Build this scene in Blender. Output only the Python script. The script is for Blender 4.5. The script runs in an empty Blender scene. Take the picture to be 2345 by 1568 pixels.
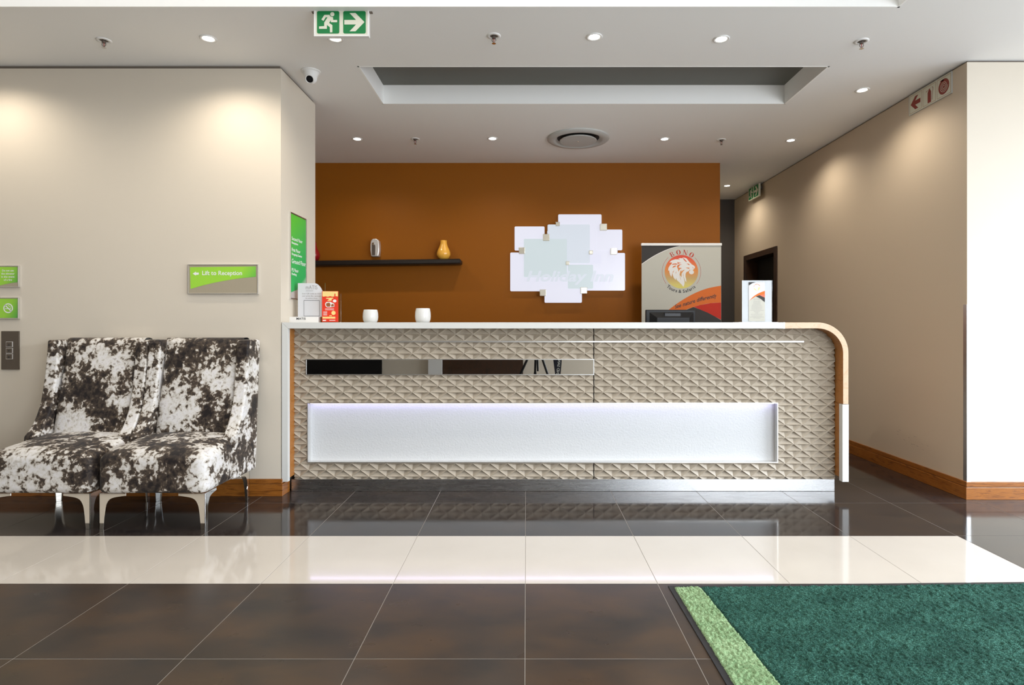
import bpy, math, random
import numpy as np
from mathutils import Vector, Matrix
R = math.radians
random.seed(7)
SC = bpy.context.scene
COL = SC.collection

# ------------------------------------------------------------------ camera
CAM_Z, F, VX, VY = 1.176, 1348.0, 1205.0, 742.0      # focal length and vanishing point in 2345x1568 pixels
cam = bpy.data.cameras.new('camera')
cam.sensor_width = 36.0
cam.lens = F / 2345 * 36.0
cam.shift_x = -(VX - 1172.5) / 2345
cam.shift_y = -(784 - VY) / 2345
cam.clip_start = 0.05
camo = bpy.data.objects.new('camera', cam)
camo.location = (0, 0, CAM_Z)
camo.rotation_euler = (R(90), 0, 0)
COL.objects.link(camo)
SC.camera = camo

# ------------------------------------------------------------------ world, lights, exposure
SC.view_settings.view_transform = 'Standard'
SC.view_settings.look = 'None'
SC.view_settings.gamma = 1.0
SC.view_settings.exposure = 0.33
SC.view_settings.use_curve_mapping = False
w = bpy.data.worlds.new('world'); SC.world = w
w.use_nodes = True
w.node_tree.nodes['Background'].inputs[0].default_value = (0.72, 0.84, 1.0, 1)
w.node_tree.nodes['Background'].inputs[1].default_value = 1.5

def area(name, loc, target, sx, sy, power, col):
    l = bpy.data.lights.new(name, 'AREA')
    l.shape = 'RECTANGLE'; l.size = sx; l.size_y = sy; l.energy = power; l.color = col
    o = bpy.data.objects.new(name, l)
    o.location = loc
    o.rotation_euler = (Vector(target) - Vector(loc)).to_track_quat('-Z', 'Y').to_euler()
    COL.objects.link(o)
    return o
area('sky_right', (9.0, 0.6, 3.9), (2.5, 0.9, 0.7), 8.0, 3.0, 1900, (0.84, 0.92, 1.0))
area('ground_bounce_right', (6.9, 0.6, 0.25), (3.0, 0.6, 2.6), 5.6, 0.9, 55, (0.95, 0.96, 1.0))
area('daylight_back', (3.9, -2.85, 1.30), (3.0, 5, 1.3), 3.2, 2.3, 160, (0.92, 0.96, 1.0))
area('recess_fill', (-1.4, 1.8, 3.50), (-1.4, 1.8, 0), 5.0, 2.4, 45, (1.0, 0.97, 0.92))  # added soft fill inside the lobby recess, no known fixture there
SPOT_W, SPOT_COL = 20.0, (1.0, 0.89, 0.74)
LED_E, LOGO_E = 7.0, 0.65

# ------------------------------------------------------------------ helpers
def P(px, py, Y):
    """the point a photograph pixel shows on the plane at depth Y"""
    return ((px - VX) / F * Y, CAM_Z - (py - VY) / F * Y)

def nt(m):
    m.use_nodes = True
    return m.node_tree
def mat(name, col, rough=0.5, metal=0.0, spec=0.5, emis=None, es=0.0, coat=0.0, trans=0.0, sheen=0.0):
    m = bpy.data.materials.new(name)
    t = nt(m); b = t.nodes['Principled BSDF']
    b.inputs['Base Color'].default_value = (*col, 1)
    b.inputs['Roughness'].default_value = rough
    b.inputs['Metallic'].default_value = metal
    b.inputs['Specular IOR Level'].default_value = spec
    b.inputs['Coat Weight'].default_value = coat
    b.inputs['Transmission Weight'].default_value = trans
    b.inputs['Sheen Weight'].default_value = sheen
    if emis:
        b.inputs['Emission Color'].default_value = (*emis, 1)
        b.inputs['Emission Strength'].default_value = es
    return m
def node(t, typ, **kw):
    n = t.nodes.new(typ)
    for k, v in kw.items():
        if k in n.inputs: n.inputs[k].default_value = v
        else: setattr(n, k, v)
    return n
def coords(t, scale=(1, 1, 1), rnd=0.0, kind='Object', rot=(0, 0, 0)):
    tc = node(t, 'ShaderNodeTexCoord')
    mp = node(t, 'ShaderNodeMapping')
    mp.inputs['Scale'].default_value = scale
    mp.inputs['Rotation'].default_value = rot
    t.links.new(tc.outputs[kind], mp.inputs['Vector'])
    if rnd:
        oi = node(t, 'ShaderNodeObjectInfo')
        mu = node(t, 'ShaderNodeMath', operation='MULTIPLY'); mu.inputs[1].default_value = rnd
        t.links.new(oi.outputs['Random'], mu.inputs[0])
        cb = node(t, 'ShaderNodeCombineXYZ')
        for i in range(3): t.links.new(mu.outputs[0], cb.inputs[i])
        t.links.new(cb.outputs[0], mp.inputs['Location'])
    return mp.outputs['Vector']
def noise(t, vec, scale, detail=4, rough=0.5, dist=0.0):
    n = node(t, 'ShaderNodeTexNoise')
    n.inputs['Scale'].default_value = scale; n.inputs['Detail'].default_value = detail
    n.inputs['Roughness'].default_value = rough; n.inputs['Distortion'].default_value = dist
    t.links.new(vec, n.inputs['Vector'])
    return n.outputs['Fac']
def ramp(t, fac, stops, interp='LINEAR'):
    r = node(t, 'ShaderNodeValToRGB'); e = r.color_ramp
    e.interpolation = interp
    while len(e.elements) < len(stops): e.elements.new(0.5)
    for el, (p, c) in zip(e.elements, stops):
        el.position = p; el.color = (*c, 1)
    t.links.new(fac, r.inputs['Fac'])
    return r.outputs['Color']
def bump(t, fac, strength, dist=0.002):
    b = node(t, 'ShaderNodeBump')
    b.inputs['Strength'].default_value = strength; b.inputs['Distance'].default_value = dist
    t.links.new(fac, b.inputs['Height'])
    t.links.new(b.outputs['Normal'], t.nodes['Principled BSDF'].inputs['Normal'])
def link_col(t, c): t.links.new(c, t.nodes['Principled BSDF'].inputs['Base Color'])
def mathn(t, op, a, b):
    m = node(t, 'ShaderNodeMath', operation=op)
    for i, x in enumerate((a, b)):
        if isinstance(x, (int, float)): m.inputs[i].default_value = x
        else: t.links.new(x, m.inputs[i])
    return m.outputs[0]

M = {}
def paint(name, col, rough=0.6, b=0.05):
    m = mat(name, col, rough, spec=0.3); t = m.node_tree
    bump(t, noise(t, coords(t), 90, 3), b, 0.002)
    M[name] = m
    return m
paint('wall_cream', (0.65, 0.585, 0.49))
paint('wall_taupe', (0.58, 0.485, 0.37))
paint('wall_white', (0.80, 0.80, 0.79))
paint('ceiling_paint', (0.86, 0.855, 0.84))
paint('fascia_paint', (0.92, 0.915, 0.89))
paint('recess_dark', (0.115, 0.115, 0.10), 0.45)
paint('orange_paint', (0.275, 0.088, 0.006), 0.5); M['orange_paint'].node_tree.nodes['Principled BSDF'].inputs['Specular IOR Level'].default_value = 0.15
paint('charcoal_wall', (0.085, 0.075, 0.068), 0.6)
M['shadow_gap'] = mat('shadow_gap', (0.16, 0.13, 0.10), 0.8)
# dark metallic-looking porcelain
def porcelain(name, c1, c2, c3, r0, r1):
    m = M[name] = mat(name, c2, 0.12, spec=0.35); t = m.node_tree
    v = coords(t, (1.0, 1.7, 1.0), 17.0, rot=(0, 0, R(28)))
    a = noise(t, v, 3.2, 5, 0.52, 0.3)
    link_col(t, ramp(t, a, [(0.28, c1), (0.5, c2), (0.72, c3)]))
    rr = ramp(t, noise(t, v, 6, 2), [(0.25, (r0,) * 3), (0.75, (r1,) * 3)])
    t.links.new(rr, t.nodes['Principled BSDF'].inputs['Roughness'])
porcelain('rust_tile', (0.024, 0.020, 0.018), (0.045, 0.030, 0.021), (0.066, 0.039, 0.022), 0.27, 0.30)
porcelain('charcoal_tile', (0.024, 0.021, 0.021), (0.033, 0.026, 0.024), (0.044, 0.032, 0.026), 0.06, 0.13)
m = M['cream_tile'] = mat('cream_tile', (0.74, 0.69, 0.62), 0.07); t = m.node_tree
link_col(t, ramp(t, noise(t, coords(t, rnd=9.0), 3, 3), [(0.3, (0.585, 0.535, 0.475)), (0.7, (0.62, 0.57, 0.51))]))
M['grout'] = mat('grout', (0.30, 0.275, 0.245), 0.8)
def wood(name, c1, c2, scale=(1, 1, 1), rough=0.3, coat=0.3):
    m = mat(name, c1, rough, coat=coat); t = m.node_tree
    v = coords(t, scale)
    a = noise(t, v, 6, 6, 0.6, 1.6)
    link_col(t, ramp(t, a, [(0.32, c1), (0.52, c2), (0.7, tuple((x + y) / 2 for x, y in zip(c1, c2)))]))
    M[name] = m
    return m
wood('skirting_wood', (0.13, 0.036, 0.004), (0.33, 0.115, 0.017), (0.9, 0.9, 8))
wood('oak_edge', (0.56, 0.37, 0.22), (0.64, 0.46, 0.30), (2, 1, 5), 0.4, 0.1)
wood('counter_wood', (0.28, 0.095, 0.014), (0.40, 0.16, 0.033), (3, 3, 14), 0.4, 0.1)
wood('dark_door_wood', (0.022, 0.009, 0.003), (0.05, 0.02, 0.007), (3, 3, 1), 0.35)
M['white_laminate'] = mat('white_laminate', (0.67, 0.67, 0.645), 0.35)
m = M['relief'] = mat('relief', (0.46, 0.385, 0.30), 0.42); t = m.node_tree
link_col(t, ramp(t, noise(t, coords(t), 60, 5), [(0.3, (0.385, 0.325, 0.25)), (0.7, (0.43, 0.365, 0.285))]))
m = M['steel'] = mat('steel', (0.55, 0.55, 0.55), 0.22, metal=1.0); t = m.node_tree
rr = ramp(t, noise(t, coords(t, (1, 1, 14)), 7, 5), [(0.3, (0.24,) * 3), (0.7, (0.30,) * 3)])
t.links.new(rr, t.nodes['Principled BSDF'].inputs['Roughness'])
bump(t, noise(t, coords(t, (1, 1, 2)), 4, 2), 0.04, 0.003)
M['chrome'] = mat('chrome', (0.80, 0.78, 0.74), 0.08, metal=1.0)
M['nickel'] = mat('nickel', (0.72, 0.68, 0.58), 0.25, metal=1.0)
M['alu'] = mat('alu', (0.78, 0.77, 0.75), 0.3, metal=1.0)
M['mirror'] = mat('mirror', (0.50, 0.49, 0.47), 0.01, metal=1.0)
m = M['stucco'] = mat('stucco', (0.62, 0.63, 0.635), 0.6); t = m.node_tree
bump(t, noise(t, coords(t), 75, 4, 0.6, 0.5), 0.55, 0.004)
M['led'] = mat('led', (0.1, 0.1, 0.1), 0.5, emis=(0.66, 0.60, 1.0), es=LED_E)
M['lamp_glow'] = mat('lamp_glow', (1, 1, 1), 0.5, emis=(1.0, 0.95, 0.86), es=14.0)
M['white_plastic'] = mat('white_plastic', (0.80, 0.79, 0.77), 0.35)
M['grey_plastic'] = mat('grey_plastic', (0.50, 0.50, 0.48), 0.45)
M['black_plastic'] = mat('black_plastic', (0.006, 0.006, 0.007), 0.4, spec=0.3)
M['black_gloss'] = mat('black_gloss', (0.004, 0.004, 0.006), 0.3, spec=0.3)
M['shelf_black'] = mat('shelf_black', (0.012, 0.008, 0.006), 0.4)
M['dark_interior'] = mat('dark_interior', (0.008, 0.006, 0.005), 0.7)
M['white_ceramic'] = mat('white_ceramic', (0.66, 0.66, 0.65), 0.18, coat=0.3)
M['yellow_glaze'] = mat('yellow_glaze', (0.90, 0.46, 0.06), 0.16, coat=0.6)
M['red_glaze'] = mat('red_glaze', (0.30, 0.008, 0.010), 0.2, coat=0.5)
M['silver'] = mat('silver', (0.80, 0.79, 0.78), 0.25, metal=0.5)
M['silver_dark'] = mat('silver_dark', (0.20, 0.17, 0.15), 0.3, metal=0.7)
M['paper'] = mat('paper', (0.66, 0.67, 0.70), 0.5)
M['ink'] = mat('ink', (0.03, 0.03, 0.035), 0.6)
M['ink_grey'] = mat('ink_grey', (0.30, 0.29, 0.28), 0.6)
M['bronze'] = mat('bronze', (0.13, 0.105, 0.085), 0.38, metal=0.6)
M['sign_taupe'] = mat('sign_taupe', (0.37, 0.32, 0.235), 0.4)
M['sign_white'] = mat('sign_white', (0.82, 0.84, 0.80), 0.5)
M['lume'] = mat('lume', (0.66, 0.66, 0.54), 0.5)
M['exit_green'] = mat('exit_green', (0.006, 0.19, 0.05), 0.45, spec=0.25)
M['fire_red'] = mat('fire_red', (0.24, 0.018, 0.006), 0.4)
M['fire_line'] = mat('fire_line', (0.32, 0.09, 0.03), 0.5)
M['banner_grey'] = mat('banner_grey', (0.53, 0.525, 0.465), 0.55, spec=0.2)
M['banner_dark'] = mat('banner_dark', (0.045, 0.042, 0.040), 0.55, spec=0.2)
M['banner_orange'] = mat('banner_orange', (0.68, 0.16, 0.028), 0.55, spec=0.2)
M['banner_red'] = mat('banner_red', (0.52, 0.030, 0.014), 0.55, spec=0.2)
M['logo_red'] = mat('logo_red', (0.50, 0.035, 0.018), 0.55, spec=0.2)
M['off_white'] = mat('off_white', (0.80, 0.79, 0.77), 0.55, spec=0.2)
M['flyer_red'] = mat('flyer_red', (0.72, 0.045, 0.018), 0.4)
M['flyer_yellow'] = mat('flyer_yellow', (0.85, 0.65, 0.25), 0.4)
M['bun'] = mat('bun', (0.30, 0.10, 0.03), 0.5)
M['navy'] = mat('navy', (0.008, 0.008, 0.02), 0.6)
M['logo_salmon'] = mat('logo_salmon', (0.9, 0.14, 0.07), 0.5)
M['smudge'] = mat('smudge', (0.30, 0.25, 0.20), 0.7)
m = M['acrylic'] = mat('acrylic', (0.95, 0.97, 0.97), 0.02, trans=1.0, spec=0.5); m.node_tree.nodes['Principled BSDF'].inputs['IOR'].default_value = 1.25
def gradient(name, axis, lo, hi, stops, rough=0.35, axis2=None, k2=0.0):
    """colour print that changes across the sign (object coordinates, metres)"""
    m = mat(name, (1, 1, 1), rough); t = m.node_tree
    tc = node(t, 'ShaderNodeTexCoord'); sp = node(t, 'ShaderNodeSeparateXYZ')
    t.links.new(tc.outputs['Object'], sp.inputs[0])
    f = sp.outputs['XYZ'.index(axis)]
    f = mathn(t, 'DIVIDE', mathn(t, 'SUBTRACT', f, lo), hi - lo)
    if axis2:
        g = mathn(t, 'MULTIPLY', sp.outputs['XYZ'.index(axis2)], k2)
        f = mathn(t, 'ADD', f, g)
    link_col(t, ramp(t, f, stops))
    M[name] = m
    return m
LIME, GREEN, TEAL = (0.33, 0.66, 0.055), (0.13, 0.48, 0.07), (0.045, 0.22, 0.075)
# crushed velvet
m = M['velvet'] = mat('velvet', (0.3, 0.3, 0.3), 0.5, spec=0.18, sheen=0.06); t = m.node_tree
v = coords(t, (1, 1, 0.9), 23.0)
a = noise(t, v, 4.6, 3, 0.55, 0.3)
wv = node(t, 'ShaderNodeVectorMath', operation='MULTIPLY_ADD')
nz = node(t, 'ShaderNodeTexNoise'); nz.inputs['Scale'].default_value = 30; nz.inputs['Detail'].default_value = 3
t.links.new(v, nz.inputs['Vector']); t.links.new(nz.outputs['Color'], wv.inputs[0]); wv.inputs[1].default_value = (0.05, 0.05, 0.03); t.links.new(v, wv.inputs[2])
b2 = noise(t, wv.outputs[0], 42, 3, 0.5, 0.0)
b3 = noise(t, v, 15, 4, 0.6, 0.4)
f = mathn(t, 'ADD', mathn(t, 'MULTIPLY', a, 0.42), mathn(t, 'ADD', mathn(t, 'MULTIPLY', b2, 0.30), mathn(t, 'MULTIPLY', b3, 0.28)))
c1 = ramp(t, f, [(0.0, (0.012, 0.010, 0.012)), (0.41, (0.018, 0.014, 0.014)), (0.480, (0.070, 0.052, 0.039)), (0.503, (0.17, 0.13, 0.095)), (0.508, (0.46, 0.42, 0.37)),
                 (0.545, (0.66, 0.63, 0.59)), (0.60, (0.74, 0.72, 0.72)), (0.68, (0.34, 0.29, 0.24))])
link_col(t, c1)
bump(t, b2, 0.25, 0.004)
# entrance mat pile
def pile(name, c1, c2, c3):
    m = mat(name, c1, 0.9, spec=0.1); t = m.node_tree
    v = coords(t, (1, 1.5, 1))
    a = noise(t, v, 220, 3, 0.6); b = noise(t, v, 5, 2)
    f = mathn(t, 'ADD', mathn(t, 'MULTIPLY', a, 0.8), mathn(t, 'MULTIPLY', b, 0.2))
    link_col(t, ramp(t, f, [(0.36, c1), (0.52, c2), (0.66, c3)]))
    M[name] = m
pile('pile_dark', (0.008, 0.026, 0.021), (0.021, 0.075, 0.057), (0.080, 0.21, 0.165))
pile('pile_light', (0.11, 0.20, 0.09), (0.25, 0.38, 0.20), (0.42, 0.55, 0.33))
M['mat_rubber'] = mat('mat_rubber', (0.012, 0.012, 0.015), 0.7)

ORIGIN = {}
class MB:
    """collects world-space faces, then links them as ONE mesh object"""
    def __init__(s): s.v = []; s.f = []; s.mi = []; s.cur = 0
    def add(s, vs, fs):
        n = len(s.v); s.v += [tuple(p) for p in vs]
        s.f += [tuple(i + n for i in q) for q in fs]; s.mi += [s.cur] * len(fs)
        return s
    def box(s, x0, x1, y0, y1, z0, z1):
        return s.add([(x, y, z) for z in (z0, z1) for y in (y0, y1) for x in (x0, x1)],
                     [(0, 2, 3, 1), (4, 5, 7, 6), (0, 1, 5, 4), (2, 6, 7, 3), (0, 4, 6, 2), (1, 3, 7, 5)])
    def prism(s, poly, o, U, V, N, d):
        """2-D outline in the (U, V) plane through o, thickness d along N"""
        o, U, V, N = Vector(o), Vector(U), Vector(V), Vector(N)
        n = len(poly)
        a = [o + U * p[0] + V * p[1] for p in poly]
        if d == 0: return s.add(a, [tuple(range(n))])
        b = [p + N * d for p in a]
        return s.add(a + b, [tuple(range(n))[::-1], tuple(range(n, 2 * n))] + [(i, (i + 1) % n, n + (i + 1) % n, n + i) for i in range(n)])
    def lathe(s, prof, c, seg=32, axis=(0, 0, 1), close=True):
        """profile of (radius, height) turned about an axis through c"""
        A = Vector(axis).normalized(); B = A.orthogonal().normalized(); C = A.cross(B); c = Vector(c)
        vs = []; fs = []
        for (r, h) in prof:
            for k in range(seg):
                an = 2 * math.pi * k / seg
                vs.append(c + A * h + (B * math.cos(an) + C * math.sin(an)) * r)
        for i in range(len(prof) - 1):
            for k in range(seg):
                k2 = (k + 1) % seg
                fs.append((i * seg + k, i * seg + k2, (i + 1) * seg + k2, (i + 1) * seg + k))
        if close:
            fs.append(tuple(range(seg))[::-1]); fs.append(tuple((len(prof) - 1) * seg + k for k in range(seg)))
        return s.add(vs, fs)
    def tube(s, pts, r, seg=8):
        for a, b in zip(pts, pts[1:]):
            a, b = Vector(a), Vector(b)
            s.lathe([(r, 0), (r, (b - a).length)], a, seg, b - a)
        return s
    def build(s, name, m, parent=None, smooth=False, bevel=0.0, seg=2, origin=None):
        o3 = Vector(origin) if origin is not None else (ORIGIN[parent.name] if parent else Vector((0, 0, 0)))
        me = bpy.data.meshes.new(name)
        me.from_pydata([tuple(Vector(p) - o3) for p in s.v], [], s.f)
        for mm in (m if isinstance(m, (list, tuple)) else [m]): me.materials.append(mm if not isinstance(mm, str) else M[mm])
        if max(s.mi or [0]): me.polygons.foreach_set('material_index', s.mi)
        if smooth: me.polygons.foreach_set('use_smooth', [True] * len(me.polygons))
        me.update()
        o = bpy.data.objects.new(name, me); COL.objects.link(o)
        if parent: o.parent = parent
        elif origin is not None: o.location = o3
        ORIGIN[o.name] = o3
        if parent and (name.endswith(('lettering', '_print', '_detail', '_arc', 'border_line'))): o['kind'] = 'stuff'
        if bevel:
            b = o.modifiers.new('bevel', 'BEVEL'); b.width = bevel; b.segments = seg; b.limit_method = 'ANGLE'; b.angle_limit = R(40)
            b.harden_normals = False
        if smooth == 'auto':
            me.polygons.foreach_set('use_smooth', [True] * len(me.polygons)); me.set_sharp_from_angle(angle=R(35))
        return o
def tag(o, label=None, cat=None, group=None, kind=None):
    if label: o['label'] = label
    if cat: o['category'] = cat
    if group: o['group'] = group
    if kind: o['kind'] = kind
    return o
def thing(name, loc, label, cat, group=None):
    o = bpy.data.objects.new(name, None); o.empty_display_size = 0.1; COL.objects.link(o)
    o.location = loc; ORIGIN[o.name] = Vector(loc)
    return tag(o, label, cat, group)
def dup(root, loc, label=None, **kw):
    r = root.copy(); COL.objects.link(r); r.location = loc
    if label: r['label'] = label
    for ch in list(root.children):
        c = ch.copy(); COL.objects.link(c); c.parent = r
        for g in list(ch.children):
            d = g.copy(); COL.objects.link(d); d.parent = c
    return r
def struct(o): o['kind'] = 'structure'; return o

def text2d(body, size=1.0, shear=0.0, offset=0.0, align='LEFT', spacing=1.0):
    cu = bpy.data.curves.new('txt', 'FONT'); cu.body = body; cu.size = size; cu.shear = shear; cu.offset = offset
    cu.align_x = align; cu.space_character = spacing; cu.resolution_u = 3
    o = bpy.data.objects.new('txt', cu); COL.objects.link(o)
    dg = bpy.context.evaluated_depsgraph_get()
    me = bpy.data.meshes.new_from_object(o.evaluated_get(dg))
    vs = [(p.co.x, p.co.y) for p in me.vertices]; fs = [tuple(p.vertices) for p in me.polygons]
    bpy.data.objects.remove(o); bpy.data.curves.remove(cu); bpy.data.meshes.remove(me)
    return vs, fs
def width2d(vs): return (min(p[0] for p in vs), max(p[0] for p in vs)) if vs else (0, 0)
class Print:
    """flat print on a face: 2-D coordinates (u, v) in metres on the plane o + u*U + v*V, N points out of it"""
    def __init__(s, o, U, V):
        s.o, s.U, s.V = Vector(o), Vector(U), Vector(V); s.N = s.U.cross(s.V)
        s.k = 0
    def pt(s, u, v, h): return s.o + s.U * u + s.V * v + s.N * h
    def poly(s, mb, pts, h): return mb.add([s.pt(u, v, h) for u, v in pts], [tuple(range(len(pts)))])
    def text(s, mb, body, u, v, size, h, rot=0.0, fit=None, **kw):
        vs, fs = text2d(body, size, **kw)
        if fit and vs:
            a, b = width2d(vs); k = fit / (b - a); vs = [((x - a) * k, y) for x, y in vs]
        c, sn = math.cos(rot), math.sin(rot)
        return mb.add([s.pt(u + x * c - y * sn, v + x * sn + y * c, h) for x, y in vs], fs)
    def outline(s, mb, x0, y0, x1, y1, wd, h):
        for a in ((x0, y0, x1, y0 + wd), (x0, y1 - wd, x1, y1), (x0, y0, x0 + wd, y1), (x1 - wd, y0, x1, y1)):
            s.poly(mb, [(a[0], a[1]), (a[2], a[1]), (a[2], a[3]), (a[0], a[3])], h)
def rrect(x0, y0, x1, y1, r, n=5):
    out = []
    for cx, cy, a0 in ((x1 - r, y1 - r, 0), (x0 + r, y1 - r, 90), (x0 + r, y0 + r, 180), (x1 - r, y0 + r, 270)):
        for k in range(n + 1):
            a = R(a0 + 90 * k / n); out.append((cx + r * math.cos(a), cy + r * math.sin(a)))
    return out
def circle(cx, cy, r, n=48, ry=None): return [(cx + r * math.cos(2 * math.pi * k / n), cy + (ry or r) * math.sin(2 * math.pi * k / n)) for k in range(n)]
def ring(pr, mb, cx, cy, r0, r1, h, a0=0, a1=360, n=48):
    for k in range(n):
        a, b = R(a0 + (a1 - a0) * k / n), R(a0 + (a1 - a0) * (k + 1) / n)
        pr.poly(mb, [(cx + r0 * math.cos(a), cy + r0 * math.sin(a)), (cx + r1 * math.cos(a), cy + r1 * math.sin(a)),
                     (cx + r1 * math.cos(b), cy + r1 * math.sin(b)), (cx + r0 * math.cos(b), cy + r0 * math.sin(b))], h)
def spline(pts, n=8):
    out = []
    for i in range(len(pts) - 1):
        p0 = pts[max(i - 1, 0)]; p1 = pts[i]; p2 = pts[i + 1]; p3 = pts[min(i + 2, len(pts) - 1)]
        for k in range(n):
            t_ = k / n
            out.append(tuple(0.5 * (2 * b + (c - a) * t_ + (2 * a - 5 * b + 4 * c - d) * t_ ** 2 + (3 * b - a - 3 * c + d) * t_ ** 3) for a, b, c, d in zip(p0, p1, p2, p3)))
    return out + [tuple(pts[-1])]

# ------------------------------------------------------------------ the setting
CEIL = 2.95
WL_Y, WL_X, WL_B = 4.04, -1.684, 4.70        # left wall: face, corner, end of its return
WR_X, WR_Y = 2.965, 3.96                     # right wall: side face, face towards the lobby
TILE = 0.6
fl = struct(MB().box(-6, 6.2, -3.2, 8.7, -0.12, -0.0007).build('floor', 'grout'))
def tile_mesh(name, m):
    g = 0.0011; h = TILE / 2 - g
    mb = MB().box(-h, h, -h, h, -0.010, 0.0)
    o = mb.build('tile', m, fl, bevel=0.0008, seg=1)
    return o
proto = {k: tile_mesh('tile', k) for k in ('rust_tile', 'charcoal_tile', 'cream_tile')}
used = set()
for iy in range(0, 13):                      # rows from y = 0.87 to the far corridor
    yc = 0.87 + TILE * (iy + 0.5)
    for ix in range(-9, 8):
        xc = -0.004 + TILE * (ix + 0.5)
        if yc > 4.5 and xc < 1.2: continue   # behind the desk
        if yc > 4.3 and xc > 3.2: continue   # inside the right-hand wall
        key = 'cream_tile' if (iy == 3 and xc < 2.4) else ('rust_tile' if iy < 3 and xc < 2.4 else 'charcoal_tile')
        o = proto[key] if key not in used else proto[key].copy()
        if key in used: COL.objects.link(o)
        used.add(key)
        o.location = (xc, yc, 0.0)

# ceiling with its two recesses
mb = MB()
xs = [-6, -1.162, 2.09, 6.2]; ys = [-3.2, 0.3, 3.3, 4.05, 4.75, 8.7]
for i in range(3):
    for j in range(5):
        if j == 1 and i in (0, 1) and True:
            continue
        if j == 3 and i == 1: continue
        mb.box(xs[i], xs[i + 1], ys[j], ys[j + 1], CEIL, CEIL + 0.155)
ce = struct(mb.build('ceiling', 'ceiling_paint'))
mb = MB()                                     # fascias of the recess over the desk, 1 mm proud of the slab edge
t_ = 0.012
mb.box(-1.162, 2.09, 4.75 - t_, 4.75, CEIL - 0.001, CEIL + 0.15)
mb.box(-1.162, 2.09, 4.05, 4.05 + t_, CEIL - 0.001, CEIL + 0.15)
mb.box(-1.162, -1.162 + t_, 4.05, 4.75, CEIL - 0.001, CEIL + 0.15)
mb.box(2.09 - t_, 2.09, 4.05, 4.75, CEIL - 0.001, CEIL + 0.15)
mb.build('recess_fascia', 'fascia_paint', ce)
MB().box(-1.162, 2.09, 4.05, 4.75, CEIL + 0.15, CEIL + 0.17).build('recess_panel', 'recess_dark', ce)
mb = MB()                                     # the deeper recess over the lobby
mb.box(-6, 2.09, 3.3 - t_, 3.3, CEIL - 0.001, 3.55)
mb.box(-6, 2.09, 0.3, 0.3 + t_, CEIL - 0.001, 3.55)
mb.box(2.09 - t_, 2.09, 0.3, 3.3, CEIL - 0.001, 3.55)
mb.build('recess_fascia', 'fascia_paint', ce)
MB().box(-6, 2.09, 0.3, 3.3, 3.55, 3.6).build('recess_top', 'ceiling_paint', ce)

# left wall, ending in a pier with a return
mb = MB(); mb.box(-6, WL_X, WL_Y, WL_B, 0, CEIL - 0.020)
mb.cur = 1; mb.box(-6, WL_X - 0.012, WL_Y + 0.012, WL_B - 0.012, CEIL - 0.020, CEIL)
wl = struct(mb.build('wall_left', ['wall_cream', 'shadow_gap']))
struct(MB().box(-6.2, -6, -3.2, 4.7, 0, 3.6).build('wall_side', 'wall_cream'))
struct(MB().box(-3.4, -3.2, 4.7, 6.5, 0, CEIL).build('wall_office', 'wall_cream'))
mb = MB(); mb.box(-6, WL_X + 0.018, WL_Y - 0.018, WL_Y, 0, 0.082); mb.box(-6, WL_X + 0.012, WL_Y - 0.012, WL_Y, 0.084, 0.116)
mb.box(WL_X, WL_X + 0.018, WL_Y, 4.15, 0, 0.082); mb.box(WL_X, WL_X + 0.012, WL_Y, 4.15, 0.084, 0.116)
struct(mb.build('baseboard_left', 'skirting_wood', bevel=0.002))

# orange wall behind the desk, charcoal corridor end
struct(MB().box(-3.4, 2.134, 6.48, 6.66, 0, CEIL).build('wall_back', 'orange_paint'))
struct(MB().box(1.95, 2.10, 6.66, 8.4, 0, CEIL).build('wall_corridor', 'wall_cream'))
struct(MB().box(1.95, 6.2, 8.38, 8.6, 0, CEIL).build('wall_far', 'charcoal_wall'))

# right wall with a doorway, and its face towards the lobby
mb = MB()
D0, D1, DH = 7.0, 7.95, 2.06
gap = CEIL - 0.012
mb.cur = 0
mb.box(WR_X, 3.35, WR_Y + 0.001, D0, 0, gap); mb.box(WR_X, 3.35, D0, D1, DH, gap); mb.box(WR_X, 3.35, D1, 8.38, 0, gap)
mb.cur = 1; mb.box(WR_X + 0.012, 3.34, WR_Y + 0.012, 8.38, gap, CEIL)
struct(mb.build('wall_right', ['wall_taupe', 'shadow_gap']))
mb = MB(); mb.box(WR_X + 0.0006, 6.2, WR_Y - 0.0, WR_Y + 0.2, 0, gap); mb.cur = 1; mb.box(WR_X + 0.013, 6.2, WR_Y + 0.0125, WR_Y + 0.2, gap, CEIL)
struct(mb.build('wall_lobby', ['wall_cream', 'shadow_gap']))
mb = MB(); zt = P(2210, 697, WR_Y)[1]
mb.box(WR_X - 0.003, WR_X + 0.024, WR_Y - 0.003, WR_Y, 0.118, zt); mb.box(WR_X - 0.003, WR_X, WR_Y, WR_Y + 0.03, 0.118, zt)
tag(mb.build('corner_guard', 'alu', origin=(WR_X, WR_Y, 0.12)), 'thin metal corner guard on the lower half of the right wall edge', 'guard')
mb = MB(); mb.box(WR_X - 0.018, 6.2, WR_Y - 0.018, WR_Y, 0, 0.082); mb.box(WR_X - 0.012, 6.2, WR_Y - 0.012, WR_Y, 0.085, 0.118)
mb.box(WR_X - 0.018, WR_X, WR_Y, D0 - 0.06, 0, 0.082); mb.box(WR_X - 0.012, WR_X, WR_Y, D0 - 0.06, 0.085, 0.118)
struct(mb.build('baseboard_right', 'skirting_wood', bevel=0.002))
dm = thing('door_1', (WR_X, (D0 + D1) / 2, 0), None, None); struct(dm)
mb = MB(); e = 0.012
mb.box(WR_X - e, WR_X + 0.16, D0 - 0.05, D0 + 0.03, 0, DH + 0.04); mb.box(WR_X - e, WR_X + 0.16, D1 - 0.03, D1 + 0.05, 0, DH + 0.04)
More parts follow.
